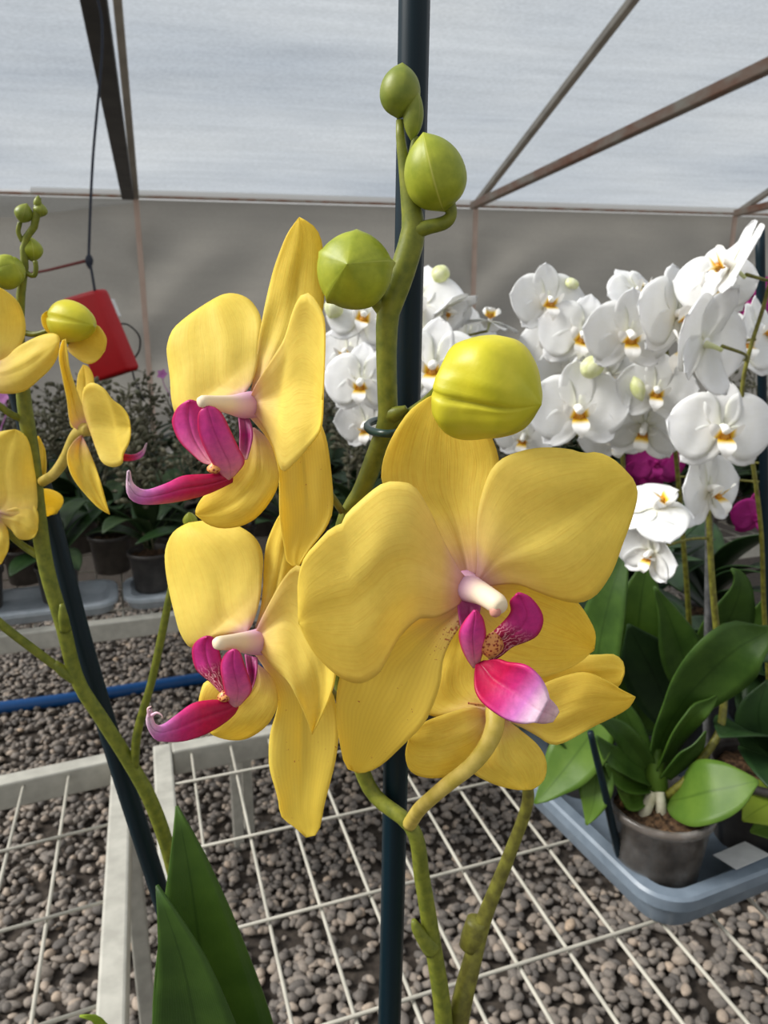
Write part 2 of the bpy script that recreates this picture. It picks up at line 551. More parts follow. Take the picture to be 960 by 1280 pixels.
def bar_data(a, b, w, h, up=Vector((0, 0, 1))):
    a, b = Vector(a), Vector(b)
    t = (b - a)
    s = t.cross(up).normalized()
    z = s.cross(t).normalized()
    return box_data((a + b) / 2, t / 2, s * (w / 2), z * (h / 2))

def bevel(o, w, seg=2):
    md = o.modifiers.new('bevel', 'BEVEL')
    md.width = w; md.segments = seg; md.limit_method = 'ANGLE'
    for p in o.data.polygons: p.use_smooth = False
    return o

def lathe_data(c, prof, seg=40):
    c = Vector(c)
    vs, fs, uv = [], [], []
    for i, (r, z) in enumerate(prof):
        for k in range(seg):
            a = 2 * PI * k / seg
            vs.append(c + Vector((math.cos(a) * r, math.sin(a) * r, z)))
            uv.append((i / (len(prof) - 1), k / seg))
    for i in range(len(prof) - 1):
        for k in range(seg):
            k2 = (k + 1) % seg
            fs.append((i * seg + k, i * seg + k2, (i + 1) * seg + k2, (i + 1) * seg + k))
    return vs, fs, uv

def leaf_data(path, widths, face, fold=.18, n=22, m=8, wave=0):
    """path: 3D points base->tip, widths along it, face: which way the blade looks"""
    P = cr([tuple(p) for p in path], n)
    W = np.interp(np.linspace(0, 1, n + 1), np.linspace(0, 1, len(widths)), widths)
    W = cr([(i / (len(widths) - 1), w) for i, w in enumerate(widths)], n * 2)
    vs, uv = [], []
    for i in range(n + 1):
        u = i / n
        p = Vector(P[i])
        t = (Vector(P[min(i + 1, n)]) - Vector(P[max(i - 1, 0)])).normalized()
        f = Vector(face)
        s = t.cross(f).normalized()
        nn = s.cross(t).normalized()
        w = max(.0004, np.interp(u, W[:, 0], W[:, 1])) / 2
        for j in range(m + 1):
            e = 2 * j / m - 1
            vs.append(p + s * (e * w) + nn * (fold * abs(e) ** 1.3 * w + wave * math.sin(u * 9) * e * w))
            uv.append((u, j / m))
    return vs, grid_faces(n, m), uv

def leaf(path, widths, face, parent, mat, t=.0016, **k):
    v, f, u = leaf_data(path, widths, face, **k)
    return solid(mk('leaf', v, f, mat, parent, u), t)

LEAFW = [.30, .55, .82, .97, 1.0, .95, .80, .5, .02]
def leaf_arc(base, az, L, W, e0, e1, parent, mat, **k):
    p = Vector(base)
    path, face = [p.copy()], None
    st = 6
    hd = Vector((math.cos(az), math.sin(az), 0))
    for i in range(st):
        e = e0 + (e1 - e0) * (i + .5) / st
        p = p + (hd * math.cos(e) + Vector((0, 0, 1)) * math.sin(e)) * (L / st)
        path.append(p.copy())
    em = (e0 + e1) / 2
    face = Vector((0, 0, 1)) * math.cos(em) - hd * math.sin(em)
    return leaf(path, [w * W for w in LEAFW], face, parent, mat, **k)

def leaf_px(pts, parent, mat, face=None, fold=.18, **k):
    """pts: [(x, y, D, width_px)] along the midrib from base to tip"""
    p = [H(x, y, D) for x, y, D, w in pts]
    w = [w * depth(y, D) / FPX for x, y, D, w in pts]
    return leaf(p, w, face or camdir(0, .3, 1), parent, mat, fold=fold, **k)

# ------------------------------------------------------------------ the greenhouse
WY, EAVE, SL = 6.3, 2.11, math.tan(math.radians(20.6))
def struct(o):
    o['kind'] = 'structure'
    return o
# ground
g = struct(mk('floor', [(-5, -1.5, 0), (7, -1.5, 0), (7, 6.6, 0), (-5, 6.6, 0)], [(0, 1, 2, 3)], 'ground'))
# back wall of hanging film, with soft folds
def film_wall():
    nx, nz = 150, 40
    vs = []
    for i in range(nx + 1):
        x = -4.2 + 10.4 * i / nx
        for k in range(nz + 1):
            z = (EAVE - .005) * k / nz
            w = 1 - z / EAVE
            y = WY + .06 + .06 * math.sin(x * 2.1 + 1.5 * math.sin(z * 2.6)) * w + .03 * mnoise.noise((x * .9, z * 3.2, 0)) * min(1, 3 * w + .15)
            # swags that hang from the posts
            for px in (-.5, 2.12, 4.49):
                d = (x - px)
                y += .05 * math.sin(14 * (w * 1.3 + abs(d) * .55)) * math.exp(-abs(d) * 1.5) * min(1, w * 5)
            vs.append((x, y, z))
    return vs, grid_faces(nx, nz)
v, f = film_wall()
struct(mk('wall_back', v, f, 'film_wall'))
# lighter flap of film folded over the top of the wall, left of the first post
vs, n, m = [], 30, 6
for i in range(n + 1):
    x = -3.6 + 3.13 * i / n
    h = .24 * max(.02, (1 - (i / n) ** 2.2)) + .02
    for j in range(m + 1):
        vs.append((x, WY - .012 + .01 * math.sin(x * 5 + j * .6), EAVE - .01 - h * j / m))
struct(mk('trim_5', vs, grid_faces(n, m), 'film_flap'))
# roof film, rising towards the viewer
def film_roof():
    nx, ny = 90, 60
    vs = []
    for i in range(nx + 1):
        x = -4.2 + 10.4 * i / nx
        for k in range(ny + 1):
            dy = 4.3 * k / ny
            z = EAVE + .05 + dy * SL
            z += .02 * mnoise.noise((x * .5, dy * 3.0, 3)) + .012 * math.sin(dy * 9 + .3 * x)
            vs.append((x, WY + .1 - dy, z))
    return vs, grid_faces(nx, ny)
v, f = film_roof()
struct(mk('ceiling', v, f, 'film_roof'))
# eave pipe and an added white strip standing in for the light gap behind it
struct(tube('trim_1', [(-4.1, WY - .03, EAVE + .005), (6.1, WY - .03, EAVE + .002)], [.011, .011], 'steel_rust', seg=12))
v, f, u = bar_data((-4.1, WY + .035, EAVE + .03), (6.1, WY + .035, EAVE + .03), .012, .05)
struct(mk('trim_2', [(-1.2, WY + .02, EAVE + .012), (6.1, WY + .02, EAVE + .012), (6.1, WY + .07, EAVE + .065), (-1.2, WY + .07, EAVE + .065)], [(0, 1, 2, 3)], 'gap_light_film', smooth=False))

def roof_member(x, y0, slope, length, w, h, mat, dz=0):
    a = Vector((x, y0, EAVE + dz))
    b = a + Vector((math.sin(BANG) * length, -math.cos(BANG) * length, length * slope))
    return bar_data(a, b, w, h)
BANG = math.radians(3.8)
tie = math.tan(math.radians(3.4))
BAYS = (-.5, 2.12, 4.49)
for i, bx in enumerate(BAYS):
    mt = 'steel_dark' if i == 0 else 'steel_grey'
    v, f, u = roof_member(bx + .035 * (i == 0), WY - .07, SL, 4.1, .045, .045, 'steel_grey' if i == 0 else mt)
    struct(bevel(mk('roof_beam', v, f, 'steel_grey', smooth=False), .006))
    v, f, u = roof_member(bx - .02, WY - .09, tie, 4.6, .055 + .03 * (i == 0), .055, mt)
    struct(bevel(mk('tie_beam', v, f, 'steel_dark' if i == 0 else 'steel_rust', smooth=False), .006))
    # post down the wall
    v, f, u = bar_data((bx + .03, WY - .015, 0), (bx + .03, WY - .015, EAVE), .04, .02, up=Vector((0, 1, 0)))
    struct(bevel(mk('wall_post', v, f, 'post', smooth=False), .004))

# ------------------------------------------------------------------ gravel
def gravel():
    bm = bmesh.new(); bmesh.ops.create_icosphere(bm, subdivisions=2, radius=1)
    hv = np.array([v.co for v in bm.verts]); hf = np.array([[v.index for v in f.verts] for f in bm.faces]); bm.free()
    bm = bmesh.new(); bmesh.ops.create_icosphere(bm, subdivisions=1, radius=1)
    lv = np.array([v.co for v in bm.verts]); lf = np.array([[v.index for v in f.verts] for f in bm.faces]); bm.free()
    V, F, T, off = [], [], [], 0
    N = 49000
    xs = rng.uniform(-1.9, 2.3, N); ys = rng.uniform(.35, 3.7, N)
    for x, y in zip(xs, ys):
        # leave out what lies outside the view
        fw = x * math.sin(YAW) + y * math.cos(YAW); lt = x * math.cos(YAW) - y * math.sin(YAW)
        if fw < 1.0 or abs(lt) > .58 * fw + .6: continue
        s = rng.uniform(.0068, .0125) * (1.25 if rng.random() < .12 else 1)
        sc = np.array([rng.uniform(.9, 1.5), rng.uniform(.75, 1.05), rng.uniform(.5, .8)]) * s
        bv, bf = (hv, hf) if fw < 1.5 else (lv, lf)
        ph = rng.uniform(0, 6.28, 3)
        q = bv * (1 + .13 * np.sin(bv[:, [1, 2, 0]] * 2.3 + ph) ) * sc
        a, b = rng.uniform(0, 6.28), rng.normal(0, .35)
        ca, sa, cb, sb = math.cos(a), math.sin(a), math.cos(b), math.sin(b)
        q = q @ np.array([[1, 0, 0], [0, cb, sb], [0, -sb, cb]]) @ np.array([[ca, sa, 0], [-sa, ca, 0], [0, 0, 1]])
        q = q + np.array([x, y, sc[2] * .75 + rng.uniform(0, .012)])
        V.append(q); F.append(bf + off); off += len(q)
        T.append(np.full(len(q), float(np.clip(rng.beta(2, 2.6), 0, 1))))
    V = np.concatenate(V); F = np.concatenate(F); T = np.concatenate(T)
    me = bpy.data.meshes.new('gravel')
    me.vertices.add(len(V)); me.vertices.foreach_set('co', V.ravel())
    me.loops.add(F.size); me.loops.foreach_set('vertex_index', F.ravel().astype(np.int32))
    me.polygons.add(len(F)); me.polygons.foreach_set('loop_start', np.arange(0, F.size, 3, dtype=np.int32))
    me.polygons.foreach_set('loop_total', np.full(len(F), 3, dtype=np.int32))
    me.polygons.foreach_set('use_smooth', np.ones(len(F), dtype=bool))
    at = me.attributes.new('tint', 'FLOAT', 'POINT'); at.data.foreach_set('value', T.astype(np.float32))
    me.update(calc_edges=True); me.validate()
    me.materials.append(M['stone'])
    o = bpy.data.objects.new('gravel', me); COL.objects.link(o)
    o['kind'] = 'stuff'
    tag(o, 'grey and brown gravel covering the ground under the benches', 'gravel')
gravel()

# ------------------------------------------------------------------ benches
BZ = .72
BA = math.radians(6.5)
EX, EY = Vector((math.cos(BA), math.sin(BA), 0)), Vector((-math.sin(BA), math.cos(BA), 0))
EZ = Vector((0, 0, 1))
def ang(d): return Vector((math.cos(math.radians(d)), math.sin(math.radians(d)), 0))
def bench(o0, x0, x1, y0, y1, label, ex, ey, xs, ys, legs=(), fr=.026):
    """o0 = one corner; ex, ey = the bench's own directions; xs, ys = where its wires run"""
    t = thing('mesh_bench', label, 'bench', (o0[0], o0[1], 0))
    B = lambda x, y, z=0: Vector((o0[0], o0[1], BZ + z)) + ex * x + ey * y
    for nm, a, b in (('side_rail', B(x0 + fr / 2, y0), B(x0 + fr / 2, y1)), ('side_rail', B(x1 - fr / 2, y0), B(x1 - fr / 2, y1)),
                     ('end_rail', B(x0 + fr, y1 - fr / 2), B(x1 - fr, y1 - fr / 2)), ('end_rail', B(x0 + fr, y0 + fr / 2), B(x1 - fr, y0 + fr / 2))):
        v, f, u = bar_data(a - EZ * .017, b - EZ * .017, fr, .04)
        bevel(mk(nm, v, f, 'steel_white', t, smooth=False), .003)
    for lx, ly in legs:
        v, f, u = bar_data(B(lx, ly, -.036), Vector((B(lx, ly).x, B(lx, ly).y, 0)), .025, .025, up=ey)
        bevel(mk('leg', v, f, 'steel_white', t, smooth=False), .003)
    parts = [tube_data([B(x, y0 + .01, -.006), B(x, (y0 + y1) / 2, -.0075), B(x, y1 - .01, -.006)], [.0021] * 3, 8, n=6) for x in xs]
    parts += [tube_data([B(x0 + .01, y, -.0017), B((x0 + x1) / 2, y, -.003), B(x1 - .01, y, -.0017)], [.0020] * 3, 8, n=6) for y in ys]
    v, f, u = join(parts)
    mk('wire_grid', v, f, 'wire_white', t, u)
    return t
def along(o0, ex, ey, p):          # bench coordinates of a point
    d = Vector(p) - Vector((o0[0], o0[1], 0))
    det = ex.x * ey.y - ex.y * ey.x
    return (d.x * ey.y - d.y * ey.x) / det, (ex.x * d.y - ex.y * d.x) / det
oR, xR, yR = (-.114, 1.04), ang(7.3), ang(95)
bench(oR, 0, 1.35, -1.0, 0, 'white steel mesh bench carrying the yellow and the white orchids', xR, yR, [.053 + .0563 * k for k in range(23)], [-.1 - .1385 * k for k in range(7)],
      legs=((.013, -.013), (1.337, -.013), (.013, -.987), (1.337, -.987)))
oL, xL, yL = (-.144, 1.043), ang(11), ang(94.5)
b1, b2 = along(oL, xL, yL, PL(75, 1044, BZ))[1], along(oL, xL, yL, PL(75, 1141, BZ))[1]
bench(oL, -1.1, 0, -1.0, 0, 'empty white mesh bench crossed by the slanted stake of the yellow orchid', xL, yL, [-.083 - .057 * k for k in range(18)], [b1 + (b2 - b1) * k for k in range(-1, 7) if -.98 < b1 + (b2 - b1) * k < -.03],
      legs=((-1.087, -.013), (-.013, -.013), (-.013, -.987), (-1.087, -.987)))
far0 = PL(0, 797, BZ)
oF = (far0.x, far0.y)
lg = [along(oF, EX, EY, PL(299, 1060, 0)), along(oF, EX, EY, PL(312, 1043, 0))]
bench(oF, -.45, 2.5, 0, 1.9, 'white steel bench behind the blue pipe, crowded with leafy plants', EX, EY, [-.4 + .057 * k for k in range(51)], [.08 + .139 * k for k in range(13)],
      legs=((-.435, .013), lg[0], lg[1], (2.485, .013), (-.435, 1.887), (2.485, 1.887)))

# blue water pipe on the gravel
pa, pb = PL(-150, 902, .03), PL(560, 800, .03)
tag(tube('water_pipe', [pa, PL(60, 877, .03), PL(250, 848, .03), pb], [.021] * 4, 'pipe_blue', seg=16, origin=None), 'blue plastic water pipe lying on the gravel', 'pipe')

# ------------------------------------------------------------------ parts of the plants
def pot_parts(t, c, r, h, mat='pot_dark', lip=True):
    c = Vector(c)
    p = [(r * .78, 0.0), (r * .80, .002), (r * .96, h * .9), (r * 1.04, h * .9 + .001), (r * 1.05, h), (r * .97, h + .001), (r * .93, h * .9), (r * .76, .006)]
    v, f, u = lathe_data(c, [(.001, 0)] + p + [(.001, .006)])
    mk('pot', v, f, mat, t, u)
    rows = [(.001, h * .86)] + [(r * k, h * .86) for k in (.2, .4, .6, .8, .9)]
    vs, fs, uv = lathe_data(c, rows, 28)
    vs = [q + EZ * (.006 * mnoise.noise(q * 140)) for q in vs]
    if mat == 'pot_clear':      # the filling shows through the wall
        o = len(vs)
        v2, f2, u2 = lathe_data(c, [(r * .9, h * .86), (r * .74, .01)], 28)
        vs += v2; fs += [tuple(i + o for i in q) for q in f2]; uv += u2
    mk('bark', vs, fs, 'bark', t, uv)

# white flower, built once and copied.  local: face +Z, dorsal sepal +Y
def prof_petal(u): return (math.sin(PI * min(1, u ** .72)) ** .5) if 0 < u < 1 else 0
def prof_sepal(u): return (math.sin(PI * min(1, u ** .85)) ** .42) if 0 < u < 1 else 0
def flat_tepal(L, W, prof, ang, cup, back, claw, n=16, m=10, seed=0, z0=0):
    vs, uv = [], []
    ca, sa = math.cos(ang), math.sin(ang)
    for i in range(n + 1):
        u = i / n
        w = max(prof(u), claw * (1 - u) ** 3, .01) * W / 2
        for j in range(m + 1):
            e = 2 * j / m - 1
            x, y = e * w, u * L - .10 * L * (e * e) * (u - .5)
            z = z0 - back * u * u + cup * (e * e) * w - .0 + .0012 * mnoise.noise((u * 4 + seed, e * 2, seed)) + .0016 * math.sin(u * 8 + seed) * e ** 3 * u
            vs.append(Vector((x * ca - y * sa, x * sa + y * ca, z)))
            uv.append((u, j / m))
    return vs, grid_faces(n, m), uv

def local_mesh(name, data, mat, t=None):
    v, f, u = data
    me = bpy.data.meshes.new(name)
    me.from_pydata([tuple(q) for q in v], [], f)
    ul = me.uv_layers.new(name='UVMap')
    for lp in me.loops: ul.data[lp.index].uv = u[lp.vertex_index]
    me.polygons.foreach_set('use_smooth', [True] * len(me.polygons))
    me.materials.append(M[mat])
    return me

def lip_data():
    parts = []
    # middle lobe, forward and down, with a narrow curled tip
    n, m = 16, 8
    vs, uv = [], []
    for i in range(n + 1):
        u = i / n
        w = .0075 * (math.sin(PI * min(1, (u * .85 + .12)))) * (1 - .55 * max(0, u - .6) / .4) + .0006
        y = -.004 - .022 * u
        z = .004 + .016 * math.sin(u * 2.2)
        for j in range(m + 1):
            e = 2 * j / m - 1
            vs.append(Vector((e * w, y, z + .3 * abs(e) * w * (1 - u))))
            uv.append((u, j / m))
    parts.append((vs, grid_faces(n, m), uv))
    for s in (-1, 1):             # side lobes standing up beside the column
        vs, uv = [], []
        for i in range(11):
            u = i / 10
            w = .0065 * (math.sin(PI * min(1, u * .9 + .08)) ** .7) + .0008
            c = Vector((s * (.003 + .012 * u ** .8), -.006 + .010 * u, .009 + .009 * math.sin(u * 2)))
            for j in range(7):
                e = 2 * j / 6 - 1
                vs.append(c + Vector((s * -.2 * w * e, .6 * e * w, .8 * e * w)))
                uv.append((.12 + u * .75, j / 6))
        parts.append((vs, grid_faces(10, 6), uv))
    cb = bud_data((0, -.004, .008), (0, -.009, .013), .004, EGG, k=2, seam=.05, nu=8, ns=12)
    cb = (cb[0], cb[1], [(.1, q[1]) for q in cb[2]])
    parts.append(cb)
    return join(parts)

def column_data():
    return tube_data([Vector((0, .001, -.002)), Vector((0, .002, .006)), Vector((0, .0, .012)), Vector((0, -.002, .0155))], [.004, .0036, .0042, .0028], 12, n=12)

def flower_kit(petal_mat, lip_mat, col_mat='column', close=0.0, sd=0, curl=0.0):
    k = {}
    bk = -.014 if close else .006
    bp = -.026 * close + curl
    k['sepal0'] = local_mesh('dorsal_sepal', flat_tepal(.047, .034, prof_sepal, 0, .10 + close * .5, .005 + bp, .25, seed=1+sd, z0=-.001), petal_mat)
    k['sepal1'] = local_mesh('lateral_sepal', flat_tepal(.045, .032, prof_sepal, 2.32, .10 + close * .5, .006 + bp, .25, seed=2+sd, z0=-.001), petal_mat)
    k['sepal2'] = local_mesh('lateral_sepal', flat_tepal(.045, .032, prof_sepal, -2.32, .10 + close * .5, .006 + bp, .25, seed=3+sd, z0=-.001), petal_mat)
    k['petal1'] = local_mesh('petal', flat_tepal(.050, .062, prof_petal, 1.42, -.03 + close * .4, .003 + bp, .14, seed=4+sd), petal_mat)
    k['petal2'] = local_mesh('petal', flat_tepal(.050, .062, prof_petal, -1.42, -.03 + close * .4, .003 + bp, .14, seed=5+sd), petal_mat)
    k['lip'] = local_mesh('lip', lip_data(), lip_mat)
    k['column'] = local_mesh('column', column_data(), col_mat)
    st = tube_data([Vector((0, -.003, -.016)), Vector((0, -.001, -.008)), Vector((0, 0, -.001))], [.0016, .002, .0034], 10, n=8)
    k['flower'] = local_mesh('flower', st, 'bud_pale')
    return k
KIT_W = flower_kit('white', 'white_lip', 'column_white')
KITS = [KIT_W, flower_kit('white', 'white_lip', 'column_white', sd=20, curl=.006), flower_kit('white', 'white_lip', 'column_white', sd=40, curl=-.007)]
KIT_WC = flower_kit('white', 'white_lip', 'column_white', close=.75)
KIT_M = flower_kit('magenta', 'magenta', 'magenta')

def put_flower(t, kit, pos, n, up, s=1.0):
    if kit is KIT_W:
        kit = KITS[len(COL.objects) % 3]
    n = Vector(n).normalized()
    x = Vector(up).cross(n).normalized()
    y = n.cross(x)
    m = Matrix((x, y, n)).transposed().to_4x4()
    m.translation = Vector(pos) - t.location
    fl = bpy.data.objects.new('flower', kit['flower'])
    COL.objects.link(fl); fl.parent = t
    fl.matrix_local = m @ Matrix.Diagonal((s, s, s, 1))
    for key in ('sepal0', 'sepal1', 'sepal2', 'petal1', 'petal2', 'lip', 'column'):
        o = bpy.data.objects.new({'s': 'sepal', 'p': 'petal', 'l': 'lip', 'c': 'column'}[key[0]], kit[key])
        COL.objects.link(o); o.parent = fl
        if key[0] in 'sp':
            solid(o, .0006)
    return Vector(pos) - n * .015 * s

def spike(t, path, flowers, r0=.003, r1=.0016, mat='stem_olive', kit=KIT_W, extra=()):
    """flower stem through world points; every flower hangs on it by its own pedicel"""
    P = cr([tuple(p) for p in path], 60)
    parts = [tube_data([Vector(q) for q in P[::4]], list(np.linspace(r0, r1, len(P[::4]))), 10)]
    for (x, y, D, n, up, s, kk) in flowers:
        n = camdir(*n)
        back = put_flower(t, kk or kit, H(x, y, D), n, camdir(*up), s)
        d = [(Vector(q) - back).length + .5 * max(0, q[2] - back.z) for q in P[18:]]
        q = Vector(P[18 + int(np.argmin(d))])
        mid = (q + back) / 2 - n * .010
        parts.append(tube_data([q, mid, back], [.0016, .0014, .0017], 8, n=10))
    for a, b in extra:
        parts.append(tube_data([a, (a + b) / 2 + EZ * .003, b], [.0014, .0012, .0014], 8, n=8))
    v, f, u = join(parts)
    mk('flower_spike', v, f, mat, t, u)

# ------------------------------------------------------------------ the yellow orchid
PX, PY = .075, .31          # its pot stands under the stems, below the picture
main = thing('potted_orchid', 'large yellow orchid with crimson lips in full bloom, tied to the tall upright stake', 'orchid', (PX, PY, BZ), 'yellow potted orchids')
pot_parts(main, (PX, PY, BZ), .058, .11, 'pot_dark')

def flower_base(parent, pts, mat='stem_olive', label=None):
    p, r = px_path(pts)
    o = tube('flower', p, r, mat, parent, seg=12)
    if label: o['label'] = label
    return o

# ---- the open flower facing the viewer
fl = flower_base(main, [(520, 775, .262, 11), (545, 755, .25, 12), (572, 742, .236, 15), (588, 736, .226, 20)], label='open yellow flower facing forward, the largest of the spray')
tepal('sepal', [(574, 728), (560, 695), (530, 655), (494, 628), (477, 600), (484, 560), (508, 518), (535, 497), (556, 488)],
      [(598, 722), (600, 690), (606, 650), (616, 610), (624, 578), (612, 540), (596, 512), (576, 495), (558, 488)], .226, .253, fl, 'yellow_sepal', cup=-.003, bow=.002, seed=1)
tepal('petal', [(581, 742), (571, 758), (545, 772), (523, 774), (499, 797), (485, 822), (473, 842), (451, 854), (430, 849), (412, 836), (390, 812), (374, 780)],
      [(582, 722), (576, 716), (552, 672), (537, 638), (519, 609), (500, 602), (477, 605), (448, 628), (431, 645), (425, 659), (416, 658), (398, 676), (380, 698), (373, 725), (373, 755), (374, 780)], .2225, .218, fl, 'yellow', cup=.003, bow=-.005, n=34, m=20, seed=2)
tepal('petal', [(594, 722), (597, 706), (596, 670), (598, 636), (609, 597), (624, 576), (647, 565), (672, 560), (695, 560), (718, 563), (730, 568), (736, 565), (752, 567), (770, 577), (790, 598)],
      [(596, 736), (619, 731), (647, 730), (668, 738), (686, 745), (706, 751), (724, 753), (743, 745), (757, 728), (768, 708), (778, 680), (787, 656), (795, 628), (796, 612), (790, 598)], .2225, .221, fl, 'yellow', cup=.003, bow=-.005, n=34, m=20, seed=3)
tepal('sepal', [(576, 748), (566, 757), (530, 770), (480, 790), (440, 815), (424, 850), (420, 888), (424, 925), (432, 958), (446, 965)],
      [(584, 752), (582, 768), (576, 782), (564, 800), (554, 825), (550, 856), (540, 885), (528, 907), (499, 936), (478, 955), (461, 964), (446, 966)], .228, .246, fl, 'yellow_spotted', cup=-.003, bow=-.002, seed=4)
tepal('sepal', [(590, 752), (583, 775), (590, 810), (610, 838), (650, 850), (690, 844), (722, 830), (743, 812)],
      [(600, 742), (625, 728), (662, 722), (700, 735), (724, 755), (737, 775), (744, 792), (743, 812)], .229, .246, fl, 'yellow_sepal', cup=-.003, bow=0, seed=5)
lp = tepal('lip', [(594, 832), (593, 846), (595, 864), (606, 880), (630, 897), (652, 904), (671, 903)],
           [(606, 826), (622, 824), (634, 828), (656, 832), (671, 843), (681, 858), (687, 875)], .2125, .196, fl, 'lip_mid', cup=-.004, bow=-.0015, ruff=.0002, t=.001, seed=6)
lp['label'] = 'crimson lip fading to a lilac tip'
tepal('lip_tip', [(668, 903), (680, 904), (691, 902)], [(686, 872), (694, 880), (699, 889)], .197, .2, fl, 'lip_tip', cup=.0008, ruff=.0004, n=10, m=8)
tepal('lip_lobe', [(592, 834), (584, 822), (577, 806), (575, 790), (583, 775), (594, 763)], [(597, 832), (604, 808), (606, 792), (605, 783), (602, 772), (594, 763)], .214, .207, fl, 'lip_side', cup=.003, bow=-.002, ruff=.0002, t=.001, seed=7)
tepal('lip_lobe', [(606, 800), (618, 789), (630, 776), (639, 763), (638, 750), (647, 742)], [(612, 828), (626, 819), (641, 807), (657, 801), (671, 793), (678, 777), (675, 762), (662, 746), (647, 742)], .2145, .206, fl, 'lip_side_spot', cup=.002, bow=-.0015, ruff=.0002, t=.001, seed=8)
tepal('lip_claw', [(571, 748), (574, 772), (580, 800)], [(602, 752), (598, 775), (594, 800)], .224, .216, fl, 'lip_claw', cup=-.002, ruff=.0001, n=12, m=8)
bud('callus', H(612, 824, .213), H(617, 789, .2105), .0032, fl, 'callus', EGG, k=2, seam=.12, squash=.7)
p, r = px_path([(580, 731, .2275, 40), (589, 736, .222, 35), (602, 742, .215, 29), (615, 750, .208, 27), (622, 755, .2045, 26), (627, 759, .2025, 18)])
tube('column', p, r, 'column', fl, seg=18, n=20)
bud('anther_cap', H(618, 757, .2035), H(620, 772, .2025), .0017, fl, 'anther', BLUNT, k=2, seam=-.05)

# ---- upper flower in profile
def side_flower(dy):
    pass
fl = flower_base(main, [(428, 640, .27, 9), (400, 600, .267, 9), (355, 545, .262, 10), (325, 512, .256, 13), (310, 506, .252, 18)], label='upper yellow flower turned in profile, its lip curling out')
tepal('sepal', [(312, 498), (318, 468), (326, 408), (340, 345), (350, 314), (360, 291), (374, 272)], [(320, 499), (345, 475), (385, 430), (403, 390), (405, 345), (402, 303), (392, 283), (374, 272)], .256, .272, fl, 'yellow_sepal', cup=.002, bow=.002, seed=11)
tepal('petal', [(300, 504), (283, 500), (262, 506), (240, 514), (222, 520), (215, 500), (213, 472), (210, 450), (209, 434), (216, 413), (233, 397), (250, 385), (266, 375)],
      [(303, 494), (314, 480), (322, 455), (326, 425), (326, 398), (318, 381), (306, 371), (291, 367), (278, 369), (266, 375)], .254, .279, fl, 'yellow', cup=.003, bow=-.003, n=32, m=18, seed=12)
tepal('petal', [(310, 503), (320, 480), (341, 447), (356, 422), (366, 390), (374, 372), (382, 366), (390, 370), (400, 385), (405, 400), (406, 425), (405, 461), (403, 500)],
      [(312, 510), (322, 522), (334, 540), (343, 560), (348, 578), (353, 589), (358, 588), (374, 573), (392, 551), (400, 538), (403, 520), (403, 500)], .25, .226, fl, 'yellow', cup=-.004, bow=-.003, n=32, m=18, seed=13)
tepal('sepal', [(308, 518), (318, 528), (334, 548), (345, 573), (349, 601), (350, 648), (355, 684), (359, 703), (372, 710)],
      [(316, 512), (345, 515), (385, 510), (405, 540), (414, 590), (416, 635), (407, 660), (388, 685), (372, 710)], .255, .248, fl, 'yellow_spotted', cup=-.002, bow=.002, seed=14)
tepal('sepal', [(314, 535), (300, 575), (290, 590), (272, 606), (255, 620), (246, 634), (245, 643)], [(318, 535), (334, 548), (345, 575), (348, 604), (332, 634), (311, 653), (284, 660), (262, 656), (245, 643)], .25, .246, fl, 'yellow_sepal', cup=.002, bow=-.003, seed=15)
lp = tepal('lip', [(291, 590), (275, 592), (262, 594), (230, 596), (208, 606), (183, 614), (169, 609), (163, 601), (161, 589)],
           [(290, 602), (280, 607), (262, 615), (247, 620), (219, 626), (187, 629), (169, 626), (160, 614), (161, 589)], .241, .218, fl, 'lip_mid', cup=.003, bow=-.001, ruff=.0002, t=.0011, seed=16)
lp['label'] = 'crimson lip fading to a pale upturned tip'
tepal('lip_lobe', [(264, 580), (254, 578), (244, 570), (226, 552), (217, 532), (217, 521), (224, 508), (237, 501)], [(270, 582), (266, 572), (262, 560), (258, 542), (256, 525), (252, 508), (246, 502), (237, 501)], .242, .245, fl, 'lip_side', cup=.002, bow=.002, ruff=.0002, t=.001, seed=17)
tepal('lip_lobe', [(285, 600), (274, 590), (265, 576), (252, 548), (248, 530), (250, 515), (260, 509)], [(292, 594), (305, 577), (298, 560), (287, 537), (278, 519), (270, 511), (260, 509)], .24, .231, fl, 'lip_side', cup=.002, bow=-.003, ruff=.0002, t=.001, seed=18)
tepal('lip_claw', [(298, 522), (300, 540), (300, 560), (303, 576)], [(312, 524), (315, 535), (315, 550), (309, 574)], .248, .242, fl, 'lip_claw', cup=-.002, ruff=.0001, n=12, m=8)
bud('callus', H(270, 592, .238), H(266, 578, .237), .0022, fl, 'callus', EGG, k=2, seam=.12)
p, r = px_path([(314, 506, .2515, 34), (303, 507, .247, 32), (288, 506, .242, 24), (270, 504, .236, 19), (254, 502, .232, 16), (249, 503, .231, 12)])
tube('column', p, r, 'column', fl, seg=18, n=20)

